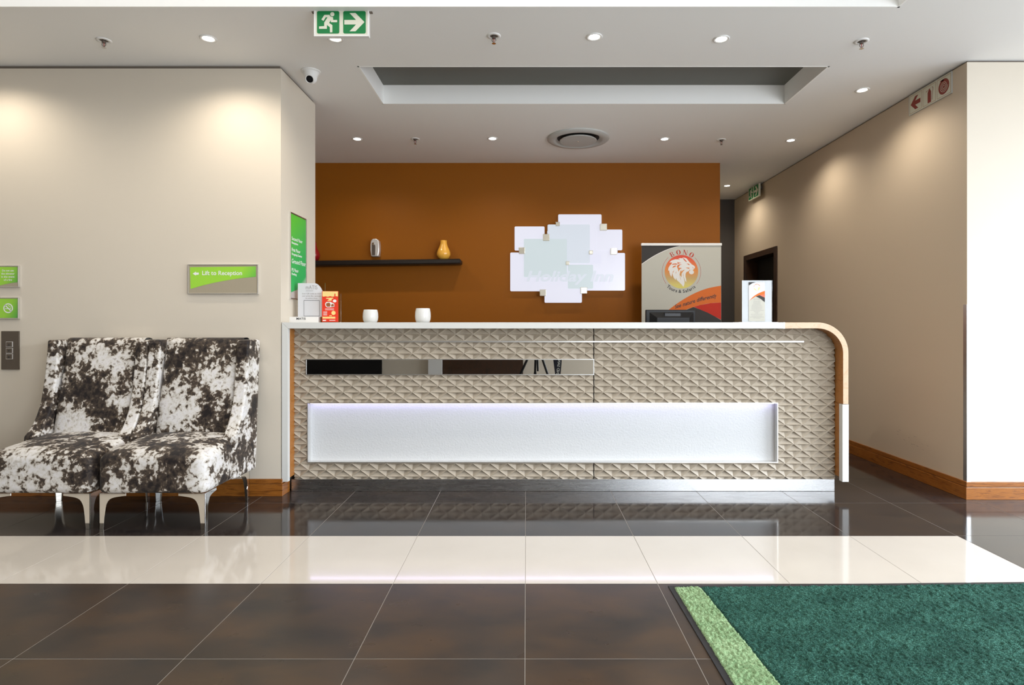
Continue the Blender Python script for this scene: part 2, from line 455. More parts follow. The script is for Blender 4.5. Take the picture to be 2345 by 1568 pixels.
mb.box(WR_X - e, WR_X + 0.16, D0 + 0.03, D1 - 0.03, DH - 0.03, DH + 0.04)
mb.build('frame', 'dark_door_wood', dm, bevel=0.003)
mb = MB(); mb.box(WR_X + 0.158, WR_X + 0.21, D0 + 0.002, D1 - 0.002, 0, DH - 0.002); mb.build('dark_room_sheet', 'dark_interior', dm)  # near-black sheet stands for the dark room inside the doorway
mb = MB(); mb.tube([(WR_X + 0.15, D0 + 0.10, 0.9), (WR_X + 0.15, D0 + 0.10, 1.6)], 0.012, 10)
mb.tube([(WR_X + 0.15, D0 + 0.10, 0.95), (WR_X + 0.17, D0 + 0.10, 0.95)], 0.008); mb.tube([(WR_X + 0.15, D0 + 0.10, 1.55), (WR_X + 0.17, D0 + 0.10, 1.55)], 0.008)
mb.build('handle', 'banner_dark', dm, smooth='auto')

# the lobby behind the camera: solid wall to the left, glazing to the right (seen in the mirror strip only)
mb = MB(); mb.box(-6, 1.6, -3.2, -3.0, 0, 3.6); mb.box(1.6, 5.6, -3.2, -3.0, 2.72, 3.6); mb.box(5.6, 6.2, -3.2, -3.0, 0, 3.6)
struct(mb.build('wall_front', 'wall_cream'))
struct(MB().box(-1.86, -1.60, -3.0, -2.9, 0, CEIL).build('trim_1', 'wall_white'))
mb = MB(); mb.box(-5.2, -2.76, -3.0, -2.96, 0, 2.2); struct(mb.build('door_2', 'black_plastic'))
mb = MB(); mb.box(-1.60, -0.06, -3.0, -2.96, 0, 2.2); struct(mb.build('door_3', 'dark_door_wood'))
mb = MB(); mb.box(6.0, 6.2, -3.2, -2.4, 0, 3.6); mb.box(6.0, 6.2, -2.4, 3.6, 2.74, 3.6); mb.box(6.0, 6.2, 3.6, 3.97, 0, 3.6)
struct(mb.build('wall_glazed', 'wall_white'))
for nme, bars in (('window_1', [(6.05, 6.12, y - 0.03, y + 0.03) for y in (-2.37, -0.87, 0.6, 2.1, 3.57)]), ('window_2', [(x - 0.03, x + 0.03, -3.14, -3.06) for x in (1.63, 2.93, 4.27, 5.57)])):
    mb = MB()
    for b in bars: mb.box(*b, 0, 2.72)
    struct(mb.build(nme, 'alu'))

# ------------------------------------------------------------------ reception counter
FY, PY = 4.04, 4.14                          # front edge of the frame, face of the relief panels
CT, CB = 1.188, 1.146                        # worktop top and underside
XL, XR = -1.678, 2.212
cnt = thing('reception_counter', (0.3, 4.2, 0), 'long reception counter with relief-moulded front, white top and curved wooden end', 'counter')
# white worktop with a mitred left end, wooden curved end, white lower right leg
XJ = P(1797, 745, FY)[0]
mb = MB(); mb.prism([(XL, CT), (XJ, CT), (XJ, CB), (XL + 0.043, CB)], (0, FY, 0), (1, 0, 0), (0, 0, 1), (0, 1, 0), 0.04)
mb.box(XL + 0.001, XJ - 0.001, FY + 0.04, 4.56, CB + 0.001, CT - 0.0005)
mb.build('worktop', 'white_laminate', cnt, bevel=0.0015)
MB().box(XJ - 0.012, XJ + 0.003, FY - 0.001, FY + 0.04, CB - 0.001, CT + 0.001).build('worktop_end_cap', 'white_laminate', cnt, bevel=0.001)
mb = MB(); mb.prism([(XL, CT - 0.001), (XL + 0.0425, CB - 0.001), (XL + 0.0425, 0.094), (XL, 0.094)], (0, FY, 0), (1, 0, 0), (0, 0, 1), (0, 1, 0), 0.034)
mb.build('edge_leg', 'white_laminate', cnt, bevel=0.001)
mb = MB(); mb.box(XL + 0.002, XL + 0.046, FY + 0.034, 4.5, 0.118, CB - 0.001); mb.build('side_cheek', 'counter_wood', cnt)
Ro, th = 0.213, 0.037
zj = P(1930, 925, FY)[1]
cx, cz = XR - Ro, CT - Ro
arc = [(cx + Ro * math.sin(R(a)), cz + Ro * math.cos(R(a))) for a in range(0, 91, 5)]
Ri = Ro - th
arci = [(cx + Ri * math.sin(R(a)), cz + (Ri - 0.004 * math.cos(R(a))) * math.cos(R(a))) for a in range(90, -1, -5)]
mb = MB(); poly = [(XJ + 0.003, CT)] + arc + [(XR, zj), (XR - th, zj)] + arci + [(XJ + 0.003, CB)]
n = len(poly)
mb.prism(poly, (0, FY, 0), (1, 0, 0), (0, 0, 1), (0, 1, 0), 0.52)
# front edge is end grain, the rest veneer
mb.mi = [0] * len(mb.f); mb.mi[1] = 1
for k in range(2, len(mb.f)): mb.mi[k] = 1
mb.build('curved_end', ['oak_edge', 'counter_wood'], cnt, bevel=0.001)
mb = MB(); mb.box(XR - th - 0.002, XR - 0.001, FY + 0.042, FY + 0.5, 0.118, zj - 0.001); mb.build('side_cheek', 'counter_wood', cnt)
xi = P(1929, 1000, FY)[0]
MB().box(xi, XR + 0.001, FY - 0.002, FY + 0.042, 0.094, zj - 0.002).build('edge_leg', 'white_laminate', cnt, bevel=0.001)
# body and plinth
PL, PR = -1.632, 2.172
mb = MB(); mb.box(PL + 0.01, PR - 0.01, PY + 0.06, 4.5, 0.0, CB - 0.002); mb.build('carcass', 'counter_wood', cnt)
mb = MB(); mb.box(PL - 0.02, 2.170, PY + 0.002, PY + 0.055, 0.0, 0.086); mb.build('plinth', 'steel', cnt, bevel=0.002)
mb = MB(); mb.box(-1.5, 2.1, 4.5, 5.15, 0.72, 0.75); mb.box(-1.5, -1.46, 4.5, 5.12, 0, 0.72); mb.box(2.06, 2.1, 4.5, 5.12, 0, 0.72)
mb.build('work_surface', 'white_laminate', cnt)
# relief panels: staggered lozenge pits, each with a crease along its long axis
HW, HH, N = 0.0608, 0.0455, 10
rows_z0 = P(0, 752 + 42.5, PY)[1]            # a crease row under the first strip
ox = P(1360 + 19.8, 0, PY)[0]
MIR = (P(702, 0, PY)[0], P(1359, 0, PY)[0], P(0, 857, PY)[1], P(0, 823, PY)[1])
LIT = (P(705, 0, PY)[0], P(1780, 0, PY)[0], P(0, 1058, PY)[1], P(0, 922.5, PY)[1])
XM = P(1360.5, 0, PY)[0]
def relief_h(u, v):
    iu, iv = np.floor(u), np.floor(v)
    # lozenge centres at integer (i, j) with i + j even; find the one holding the point
    best = None
    fu, fv = u - iu, v - iv
    par = (iu + iv) % 2
    # quadrant square: centres at two opposite corners
    du = np.where(par == 0, np.where(fu + fv <= 1, fu, 1 - fu), np.where(fu >= fv, 1 - fu, fu))
    dv = np.where(par == 0, np.where(fu + fv <= 1, fv, 1 - fv), np.where(fu >= fv, fv, 1 - fv))
    upper = np.where(par == 0, fu + fv <= 1, fu >= fv)
    k = np.clip(1 - np.sqrt(du * du + 0.0009) + 0.03 * du, 1e-6, 1)
    q = np.clip(dv / np.clip(1 - du, 1e-6, 1), 0, 1)
    c0 = -0.10
    up = np.where(q < 0.76, c0 + (-1 - c0) * (q / 0.76), -1 + (q - 0.76) / 0.24)
    lo = np.where(q < 0.22, c0 + (-1 - c0) * (q / 0.22), -1 + (q - 0.22) / 0.78)
    eye = 0.10 * np.clip(1 - du / 0.4, 0, 1) * np.clip(1 - q / 0.2, 0, 1)
    return 0.0215 * k * (np.where(upper, up, lo) + eye)
def relief(x0, x1, holes, shift):
    su, sv = HW / N, HH / N
    z0, z1 = 0.086, CB - 0.001
    X = np.unique(np.concatenate([[x0, x1], (np.arange(math.ceil((x0 - ox - shift) / su), math.floor((x1 - ox - shift) / su) + 1) * su + ox + shift)]))
    Z = np.unique(np.concatenate([[z0, z1], (np.arange(math.ceil((z0 - rows_z0) / sv), math.floor((z1 - rows_z0) / sv) + 1) * sv + rows_z0)]))
    gx, gz = np.meshgrid(X, Z)
    u, v = (gx - ox - shift) / HW, (gz - rows_z0) / HH
    h = relief_h(u, v)
    y = PY - h - 0.002
    # snap columns and rows to the cut-outs
    def snap(arr, lo, hi, ax):
        for e_ in (lo, hi):
            k = np.argmin(np.abs(ax - e_)); ax[k] = e_
    for hx0, hx1, hz0, hz1 in holes:
        for e_ in (hx0, hx1):
            if x0 < e_ < x1: X[np.argmin(np.abs(X - e_))] = e_
        for e_ in (hz0, hz1): Z[np.argmin(np.abs(Z - e_))] = e_
    gx, gz = np.meshgrid(X, Z)
    gx, gz = gx.copy(), gz.copy()
    cxx, czz = cx, cz
    d = np.sqrt((gx - cxx) ** 2 + (gz - czz) ** 2)
    corner = (gx > cxx) & (gz > czz) & (d > 0.188)
    gx[corner] = (cxx + (gx - cxx) / d * 0.188)[corner]; gz[corner] = (czz + (gz - czz) / d * 0.188)[corner]
    nx, nz = len(X), len(Z)
    V = np.stack([gx.ravel(), y.ravel(), gz.ravel()], 1)
    fs = []
    for j in range(nz - 1):
        for i in range(nx - 1):
            xc, zc = (X[i] + X[i + 1]) / 2, (Z[j] + Z[j + 1]) / 2
            if any(a < xc < b and c < zc < d_ for a, b, c, d_ in holes): continue
            a, b, c, d_ = j * nx + i, j * nx + i + 1, (j + 1) * nx + i + 1, (j + 1) * nx + i
            pu = math.floor((xc - ox - shift) / HW) + math.floor((zc - rows_z0) / HH)
            if pu % 2 == 0: fs += [(a, b, d_), (b, c, d_)]
            else: fs += [(a, b, c), (a, c, d_)]
    mb = MB(); mb.add(V.tolist(), fs)
    return mb
holes = [MIR, LIT]
relief(PL, XM - 0.0022, holes, 0.0).build('relief_panel', 'relief', cnt)
relief(XM + 0.0022, PR, holes, 0.007).build('relief_panel', 'relief', cnt)
mb = MB(); mb.box(XM - 0.003, XM + 0.003, PY + 0.024, PY + 0.03, 0.086, LIT[2] - 0.004); mb.box(XM - 0.003, XM + 0.003, PY + 0.024, PY + 0.03, LIT[3] + 0.004, CB - 0.001)
tag(mb.build('panel_joint', 'mat_rubber', cnt), kind='stuff')
# bright metal line, mirror strip, lit recess
zl = P(0, 782, PY)[1]
MB().box(P(703, 0, PY)[0], P(1840, 0, PY)[0], PY - 0.008, PY + 0.012, zl - 0.0055, zl + 0.0055).build('metal_strip', 'alu', cnt, bevel=0.001)
def frame(mb, x0, x1, z0, z1, wd, ya, yb):
    mb.box(x0, x1, ya, yb, z0, z0 + wd); mb.box(x0, x1, ya, yb, z1 - wd, z1)
    mb.box(x0, x0 + wd, ya, yb, z0 + wd, z1 - wd); mb.box(x1 - wd, x1, ya, yb, z0 + wd, z1 - wd)
mi = MB().box(MIR[0], MIR[1], PY - 0.004, PY + 0.03, MIR[2], MIR[3]).build('mirror_strip', 'mirror', cnt)
mb = MB(); frame(mb, MIR[0] - 0.004, MIR[1] + 0.004, MIR[2] - 0.004, MIR[3] + 0.004, 0.005, PY - 0.009, PY + 0.03); mb.build('mirror_frame', 'alu', mi)
rp = MB().box(LIT[0], LIT[1], PY + 0.045, PY + 0.055, LIT[2], LIT[3]).build('lit_panel', 'stucco', cnt)
mb = MB(); frame(mb, LIT[0] - 0.003, LIT[1] + 0.003, LIT[2] - 0.003, LIT[3] + 0.003, 0.006, PY - 0.008, PY + 0.05); mb.build('panel_frame', 'alu', rp)
mb = MB()
k = 0; x = LIT[0] + 0.02
mb.box(LIT[0] + 0.012, LIT[1] - 0.02, PY + 0.012, PY + 0.026, LIT[3] - 0.0065, LIT[3] - 0.0035)
mb.build('led_strip', 'led', rp)

# ------------------------------------------------------------------ chairs
def make_chair(loc, label):
    t = thing('side_chair', loc, label, 'chair', 'velvet chairs along the left wall')
    L = Vector(loc)
    def W(pts): return [tuple(Vector(p) + L) for p in pts]
    # seat: rounded block, crowned on top
    nx, ny, nz = 24, 22, 12
    def seat_pt(a, b, c):          # a, b, c in [-1, 1]
        hx, hy, hz = 0.315, 0.235, 0.128
        r = 0.055
        p = Vector((a * hx, b * hy, c * hz))
        q = Vector((max(-hx + r, min(hx - r, p.x)), max(-hy + r, min(hy - r, p.y)), max(-hz + 0.012, min(hz - r, p.z))))
        d = p - q
        lim = r if c > 0 or p.z > q.z else 0.012
        if d.length > 1e-9:
            m_ = max(abs(d.x) / (r), abs(d.y) / (r), abs(d.z) / (r if d.z > 0 else 0.012), 1e-9)
            if d.z < 0: d = Vector((d.x, d.y, d.z))
            e = Vector((d.x / r, d.y / r, d.z / (r if d.z > 0 else 0.012)))
            k = max(abs(e.x), abs(e.y), abs(e.z)) / e.length if e.length > 0 else 1
            d = d * k
        p = q + d
        top = max(0, c)
        fr = (p.y + hy) / (2 * hy)             # 0 front, 1 rear
        p.z += top * (0.026 * (1 - (p.x / hx) ** 2) * (1 - (2 * fr - 1) ** 4) + 0.045 * fr - 0.03)
        p.y -= 0.0
        return (p.x, p.y - 0.105, p.z + 0.333)
    mb = MB()
    def grid(fn, n, m_):
        vs = [fn(2 * i / n - 1, 2 * j / m_ - 1) for j in range(m_ + 1) for i in range(n + 1)]
        mb.add(W(vs), [(j * (n + 1) + i, j * (n + 1) + i + 1, (j + 1) * (n + 1) + i + 1, (j + 1) * (n + 1) + i) for j in range(m_) for i in range(n)])
    grid(lambda a, b: seat_pt(a, b, 1), nx, ny); grid(lambda a, b: seat_pt(-a, b, -1), nx, ny)
    grid(lambda a, c: seat_pt(a, -1, c), nx, nz); grid(lambda a, c: seat_pt(-a, 1, c), nx, nz)
    grid(lambda b, c: seat_pt(1, b, c), ny, nz); grid(lambda b, c: seat_pt(-1, -b, c), ny, nz)
    s = mb.build('seat', 'velvet', t, smooth=True)
    wmod = s.modifiers.new('weld', 'WELD'); wmod.merge_threshold = 0.0005
    # back cushion, leaning
    mb = MB()
    prof = spline([(0.075, 0.40), (0.095, 0.52), (0.135, 0.72), (0.178, 0.92), (0.205, 1.035), (0.232, 1.078), (0.285, 1.085), (0.32, 1.07)], 4)
    nxs = 20; hw = 0.258
    vs = []
    for (y, z) in prof:
        for i in range(nxs + 1):
            a = 2 * i / nxs - 1
            bulge = 0.016 * (1 - a ** 4)
            edge = 0.03 * max(0, (abs(a) - 0.86) / 0.14) ** 2
            edge *= max(0, min(1, (0.24 - y) / 0.06)); vs.append((a * hw, y - bulge + edge, z - 0.25 * edge))
    mb.add(W(vs), [(j * (nxs + 1) + i, j * (nxs + 1) + i + 1, (j + 1) * (nxs + 1) + i + 1, (j + 1) * (nxs + 1) + i) for j in range(len(prof) - 1) for i in range(nxs)])
    mb.build('back_cushion', 'velvet', t, smooth=True)
    mb = MB(); mb.prism([(0.16, 0.21), (0.262, 0.21), (0.322, 1.072), (0.25, 1.072)], L + Vector((-0.25, 0, 0)), (0, 1, 0), (0, 0, 1), (1, 0, 0), 0.50)
    mb.build('back_panel', 'velvet', t)
    # wings: side panels sweeping forward into the seat
    front = spline([(0.150, 1.072), (0.142, 0.98), (0.122, 0.82), (0.088, 0.66), (0.030, 0.54), (-0.035, 0.475)], 5)
    out = [(0.325, 1.072)] + [(p[0] , p[1]) for p in front] + [(-0.035, 0.208), (0.262, 0.208)]
    for sx in (-1, 1):
        mb = MB()
        x0 = 0.250 if sx > 0 else -0.328
        mb.prism(out, L + Vector((x0, 0, 0)), (0, 1, 0), (0, 0, 1), (1, 0, 0), 0.078)
        mb.build('wing', 'velvet', t, bevel=0.016, seg=4, smooth='auto')
    # angle legs: a plate on each face of the corner with a curved gusset
    out = [(0, 0.0), (0.026, 0.0)] + spline([(0.026, 0.0), (0.034, 0.09), (0.045, 0.145), (0.075, 0.178), (0.155, 0.192)], 5)[1:] + [(0.155, 0.206), (0, 0.206)]
    for sx in (-1, 1):
        for (yy, sy) in ((-0.325, 1), (0.215, -1)):
            mb = MB()
            o = L + Vector((sx * 0.305, yy, 0))
            mb.prism(out, o, (-sx, 0, 0), (0, 0, 1), (0, sy, 0), 0.005)
            mb.prism([(p[0] * (0.8 if p[1] > 0.1 else 1.0), p[1]) for p in out], o, (0, sy, 0), (0, 0, 1), (-sx, 0, 0), 0.005)
            mb.build('leg', 'chrome', t, bevel=0.0008, seg=1)
    return t
make_chair((-2.145, 3.70, 0), 'crushed velvet wing chair standing closer to the reception counter')
make_chair((-2.805, 3.70, 0), 'crushed velvet wing chair under the call buttons, cut by the photo edge')

# ------------------------------------------------------------------ entrance mat
mr = thing('entrance_mat', (0.636, 2.640, 0), 'dark green entrance mat with a pale green stripe and black rubber edge', 'mat')
mr.rotation_euler = (0, 0, R(1.3))
def mlocal(): return MB()
MW, ML, BT = 1.95, 1.75, 0.022
mb = MB(); mb.box(0, MW, -ML, 0, 0.0005, 0.004)
mo = mb.build('rubber_border', 'mat_rubber'); mo.parent = mr
def pile_mesh(name, xa0, xa1, xb0, xb1, y0, y1, step, m, seed):
    rng = np.random.default_rng(seed)
    ny = int((y1 - y0) / step); nx = int((max(xa1, xb1) - min(xa0, xb0)) / step)
    tY = np.linspace(0, 1, ny + 1)[:, None]; tX = np.linspace(0, 1, nx + 1)[None, :]
    left = xa0 + (xb0 - xa0) * tY; right = xa1 + (xb1 - xa1) * tY
    gx = left + (right - left) * tX; gy = y1 + (y0 - y1) * tY + 0 * tX
    h = rng.random((ny + 1, nx + 1)); h2 = rng.random((ny // 3 + 3, nx // 3 + 3))
    big = np.kron(h2, np.ones((3, 3)))[:ny + 1, :nx + 1]
    z = 0.003 + 0.006 * h + 0.005 * big
    z[0, :] = z[-1, :] = 0.003; z[:, 0] = z[:, -1] = 0.003
    gx = gx + (rng.random(gx.shape) - 0.5) * step * 0.8; gy = gy + (rng.random(gx.shape) - 0.5) * step * 0.8
    V = np.stack([gx, gy, z], -1).reshape(-1, 3).astype(np.float32)
    idx = np.arange((ny + 1) * (nx + 1)).reshape(ny + 1, nx + 1)
    q = np.stack([idx[:-1, :-1], idx[1:, :-1], idx[1:, 1:], idx[:-1, 1:]], -1).reshape(-1, 4)
    me = bpy.data.meshes.new(name)
    me.vertices.add(len(V)); me.vertices.foreach_set('co', V.ravel())
    me.loops.add(q.size); me.loops.foreach_set('vertex_index', q.ravel().astype(np.int32))
    me.polygons.add(len(q)); me.polygons.foreach_set('loop_start', np.arange(0, q.size, 4, dtype=np.int32))
    me.update(calc_edges=True); me.validate()
    me.materials.append(M[m])
    o = bpy.data.objects.new(name, me); COL.objects.link(o); o.parent = mr
    return o
pile_mesh('pale_stripe', BT, 0.140, BT, 0.215, -ML + BT, -BT, 0.005, 'pile_light', 3)['label'] = 'pale green pile stripe'
pile_mesh('dark_field', 0.141, MW - 0.16, 0.216, MW - 0.16, -ML + BT, -BT, 0.005, 'pile_dark', 4)
pile_mesh('pale_stripe', MW - 0.159, MW - BT, MW - 0.159, MW - BT, -ML + BT, -BT, 0.006, 'pile_light', 5)['label'] = 'pale green pile stripe'

# ------------------------------------------------------------------ ceiling fittings
def C(px, py):                              # where a photograph pixel meets the ceiling
    Y = F * (CEIL - CAM_Z) / (VY - py)
    return ((px - VX) / F * Y, Y)
def downlight(x, y, label, off=False):
    t = thing('downlight', (x, y, CEIL), label, 'light', 'recessed ceiling downlights')
    mb = MB(); mb.lathe([(0.050, 0.0), (0.050, -0.004), (0.044, -0.006), (0.034, -0.003), (0.032, 0.0)], (x, y, CEIL), 32, close=False); mb.build('trim_ring', 'white_plastic', t, smooth=True)
    mb = MB(); mb.lathe([(0.034, -0.0015), (0.001, -0.0035)], (x, y, CEIL), 24); mb.build('lens', 'lamp_glow', t, smooth=True)
    l = bpy.data.lights.new('downlight_beam', 'SPOT'); l.energy = SPOT_W; l.color = SPOT_COL
    l.spot_size = R(150); l.spot_blend = 0.85; l.shadow_soft_size = 0.03
    o = bpy.data.objects.new('downlight_beam', l); COL.objects.link(o); o.parent = t; o.location = (0, 0, -0.03)
    return t
DL = [(477, 88, 'lit ceiling downlight above the left wall, between sprinkler and exit sign'),
      (768, 88, 'lit ceiling downlight right behind the hanging green exit sign'),
      (1361, 84, 'lit ceiling downlight just right of the sprinkler in front of the ceiling recess'),
      (1652, 89, 'lit ceiling downlight in front of the ceiling recess, nearest the right-hand sprinkler'),
      (818, 318, 'lit ceiling downlight behind the recess, closest to the left pier'),
      (1128, 317, 'lit ceiling downlight behind the recess, between sprinkler and round air diffuser'),
      (1522, 318, 'lit ceiling downlight behind the recess, right after the round air diffuser'),
      (1811, 321, 'lit ceiling downlight beside the right wall, second from the corridor end'),
      (1975, 206, 'lit ceiling downlight beside the right wall, nearest the red fire sign'),
      (1665, 425, 'lit ceiling downlight in the corridor, beyond the orange wall')]
for px, py, lb in DL: downlight(*C(px, py), lb)
downlight(-3.575, 3.66, 'lit ceiling downlight above the call buttons, out of frame')

def sprinkler(x, y, label):
    t = thing('sprinkler', (x, y, CEIL), label, 'sprinkler', 'fire sprinklers in the ceiling')
    c = (x, y, CEIL)
    MB().lathe([(0.043, 0.0), (0.043, -0.003), (0.036, -0.006), (0.026, -0.006), (0.024, -0.001)], c, 28, close=False).build('escutcheon', 'white_plastic', t, smooth=True)
    MB().lathe([(0.025, -0.0008), (0.001, -0.0010)], c, 20).build('cup', 'shadow_gap', t)
    mb = MB(); mb.lathe([(0.012, 0.0), (0.012, -0.016), (0.009, -0.018)], c, 12)
    for s in (-1, 1):
        mb.tube([(x + s * 0.010, y, CEIL - 0.016), (x + s * 0.012, y, CEIL - 0.030), (x + s * 0.003, y, CEIL - 0.042)], 0.0022, 6)
    mb.lathe([(0.003, -0.040), (0.003, -0.046)], c, 8)
    mb.build('frame_arms', 'silver_dark', t, smooth='auto')
    MB().tube([(x, y, CEIL - 0.018), (x, y, CEIL - 0.040)], 0.0022, 8).build('bulb', 'red_glaze', t)
    mb = MB()
    prof = []
    for k in range(24):
        r = 0.014 if k % 3 else 0.010
        prof.append((r * math.cos(2 * math.pi * k / 24), r * math.sin(2 * math.pi * k / 24)))
    mb.prism(prof, (x, y, CEIL - 0.048), (1, 0, 0), (0, 1, 0), (0, 0, 1), 0.0015); mb.build('deflector', 'chrome', t)
    return t
for px, py, lb in [(238, 92, 'fire sprinkler in the ceiling above the left wall, left of all downlights'),
                   (1131, 82, 'fire sprinkler in the ceiling in front of the long recess'),
                   (1973, 94, 'fire sprinkler in the ceiling in front of the red fire sign'),
                   (951, 318, 'small fire sprinkler behind the recess, left of the round air diffuser'),
                   (1652, 320, 'small fire sprinkler behind the recess, right of the round air diffuser')]:
    sprinkler(*C(px, py), lb)

x, y = C(1324, 316)
t = thing('air_diffuser', (x, y, CEIL), 'round grey air diffuser in the ceiling above the glass logo', 'vent')
MB().lathe([(0.295, 0.0), (0.295, -0.012), (0.285, -0.020), (0.235, -0.026), (0.226, -0.022), (0.20, 0.0)], (x, y, CEIL), 64, close=False).build('outer_ring', 'grey_plastic', t, smooth='auto')
MB().lathe([(0.235, -0.0005), (0.001, -0.001)], (x, y, CEIL), 48).build('throat', 'dark_interior', t)
MB().lathe([(0.120, -0.002), (0.160, -0.014), (0.176, -0.026), (0.172, -0.032), (0.001, -0.034)], (x, y, CEIL), 64).build('centre_disc', 'grey_plastic', t, smooth='auto')
MB().lathe([(0.010, -0.034), (0.008, -0.037)], (x, y, CEIL), 16).build('screw', 'alu', t)

x, y = C(712, 163)
t = thing('security_camera', (x, y, CEIL), 'white turret security camera on the ceiling beside the pier', 'camera')
MB().lathe([(0.066, 0.0), (0.066, -0.006), (0.058, -0.009), (0.053, -0.016), (0.047, -0.034), (0.040, -0.046), (0.020, -0.05)], (x, y, CEIL), 40).build('base', 'white_plastic', t, smooth='auto')
d = Vector((0.02, -0.78, -0.55)).normalized(); cc = Vector((x, y, CEIL - 0.048))
prof = [(0.042 * math.sin(R(a)), -0.042 * math.cos(R(a))) for a in range(0, 136, 9)]
mb = MB(); mb.lathe([(max(r, 0.0005), h) for r, h in prof] + [(0.028, 0.036), (0.025, 0.032)], cc, 36, d); ey = mb.build('eyeball', 'white_plastic', t, smooth='auto')
MB().lathe([(0.0255, 0.0315), (0.022, 0.0325), (0.0005, 0.0335)], cc, 32, d).build('lens_window', 'black_gloss', ey, smooth='auto')
MB().lathe([(0.009, 0.0335), (0.007, 0.036), (0.0005, 0.036)], cc, 20, d).build('lens', 'black_plastic', ey, smooth='auto')

# ------------------------------------------------------------------ signs
RUNNER = [(505, 390), (640, 388), (660, 425), (700, 445), (735, 450), (742, 525), (848, 525), (848, 588), (680, 588), (678, 535), (632, 605), (720, 665), (720, 860), (655, 860), (650, 720), (572, 660), (572, 765), (362, 765), (362, 700), (500, 690), (500, 595), (590, 455), (540, 455), (480, 552), (425, 515)]
def exit_print(pr, parent, W, H, flip=1, arrow=True):
    """running figure and arrow, W x H face centred on the print origin"""
    sc = W / 1455.0
    def q(x, y): return ((x - 962) * sc, (597 - y) * sc)
    a = MB(); pr.poly(a, [q(*p) for p in rrect(305, 285, 905, 890, 45)], 0.0008); pr.poly(a, [q(*p) for p in rrect(1010, 285, 1615, 890, 45)], 0.0008)
    a.build('green_square', 'exit_green', parent)
    a = MB(); pr.poly(a, [q(*p) for p in RUNNER], 0.0014); pr.poly(a, [q(*p) for p in circle(718, 372, 57)], 0.0014); a.build('running_figure', 'lume', parent)
    a = MB(); pr.poly(a, [q(*p) for p in [(1040, 525), (1355, 525), (1180, 340), (1340, 338), (1582, 583), (1340, 832), (1180, 832), (1355, 648), (1040, 648)]], 0.0014); a.build('arrow', 'lume', parent)
Ye = 3.335
x0, z1 = P(720, 22, Ye); x1, z0 = P(844, 82, Ye); xc, zc = (x0 + x1) / 2, (z0 + z1) / 2
t = thing('exit_sign', (xc, Ye, CEIL), 'green running-man exit sign with arrow hanging from the ceiling edge', 'sign', 'exit signs')
MB().box(x0, x1, Ye, Ye + 0.024, z0, z1).build('body', 'lume', t, bevel=0.003)
mb = MB(); frame(mb, x0 - 0.002, x1 + 0.002, z0 - 0.004, z1 + 0.001, 0.008, Ye - 0.004, Ye + 0.026); mb.build('frame', 'white_plastic', t, bevel=0.001)
MB().box(x0 - 0.017, x1 + 0.019, Ye + 0.004, Ye + 0.022, CEIL - 0.006, CEIL).build('bracket', 'shadow_gap', t)
MB().box(x0, x1, Ye + 0.004, Ye + 0.020, z1, CEIL - 0.005).build('hanger', 'white_plastic', t)
exit_print(Print((xc, Ye, zc), (1, 0, 0), (0, 0, 1)), t, x1 - x0, z1 - z0)
# far exit sign, parallel to the right wall
Xs = 2.90
ya, yb = Xs * F / (1714 - VX), Xs * F / (1738 - VX)
zb, zt = 2.775, 2.935
t = thing('exit_sign', (Xs, (ya + yb) / 2, CEIL), 'small green exit sign far down the right wall near the corridor', 'sign', 'exit signs')
MB().box(Xs, Xs + 0.022, yb, ya, zb, zt).build('body', 'lume', t, bevel=0.003)
MB().box(Xs + 0.004, WR_X, (ya + yb) / 2 - 0.12, (ya + yb) / 2 + 0.12, zt - 0.06, zt - 0.03).build('bracket', 'shadow_gap', t)
exit_print(Print((Xs, (ya + yb) / 2, (zb + zt) / 2), (0, -1, 0), (0, 0, 1)), t, ya - yb, zt - zb)
# fire equipment sign on the right wall
ya, yb = WR_X * F / (2084 - VX), WR_X * F / (2181 - VX)
zb, zt = 2.785, 2.934
t = thing('fire_sign', (WR_X, (ya + yb) / 2, zb), 'red and white fire equipment sign with arrow, extinguisher and hose reel', 'sign')
MB().box(WR_X - 0.006, WR_X, yb, ya, zb, zt).build('plate', 'lume', t)
mb = MB(); e = 0.002
mb.box(WR_X - 0.008, WR_X, yb - e, yb, zb - e, zt + e); mb.box(WR_X - 0.008, WR_X, ya, ya + e, zb - e, zt + e); mb.box(WR_X - 0.008, WR_X, yb, ya, zb - e, zb); mb.box(WR_X - 0.008, WR_X, yb, ya, zt, zt + e)
mb.build('edging', 'grey_plastic', t)
Ls, Hs = ya - yb, zt - zb
pr = Print((WR_X - 0.006, ya, zb), (0, -1, 0), (0, 0, 1))
mb = MB(); cw = Ls / 3
for k in range(3): pr.outline(mb, k * cw + 0.007, 0.008, (k + 1) * cw - 0.007, Hs - 0.008, 0.002, 0.0006)
mb.build('border_line', 'fire_line', t)
mb = MB(); c0, h2 = cw / 2, Hs / 2
pr.poly(mb, [(c0 - 0.058, h2), (c0 - 0.005, h2 + 0.050), (c0 + 0.030, h2 + 0.050), (c0 - 0.005, h2 + 0.016), (c0 + 0.054, h2 + 0.016), (c0 + 0.054, h2 - 0.016), (c0 - 0.005, h2 - 0.016), (c0 + 0.030, h2 - 0.050), (c0 - 0.005, h2 - 0.050)], 0.0006)
mb.build('arrow', 'fire_red', t)
mb = MB(); c1_ = 1.5 * cw
pr.poly(mb, [(c1_ - 0.017, 0.016), (c1_ + 0.019, 0.016), (c1_ + 0.019, 0.093), (c1_ + 0.006, 0.115), (c1_ - 0.004, 0.115), (c1_ - 0.017, 0.093)], 0.0006)
pr.poly(mb, [(c1_ - 0.004, 0.113), (c1_ + 0.006, 0.113), (c1_ + 0.008, 0.120), (c1_ - 0.034, 0.108), (c1_ - 0.033, 0.103), (c1_ - 0.004, 0.116)], 0.0006)
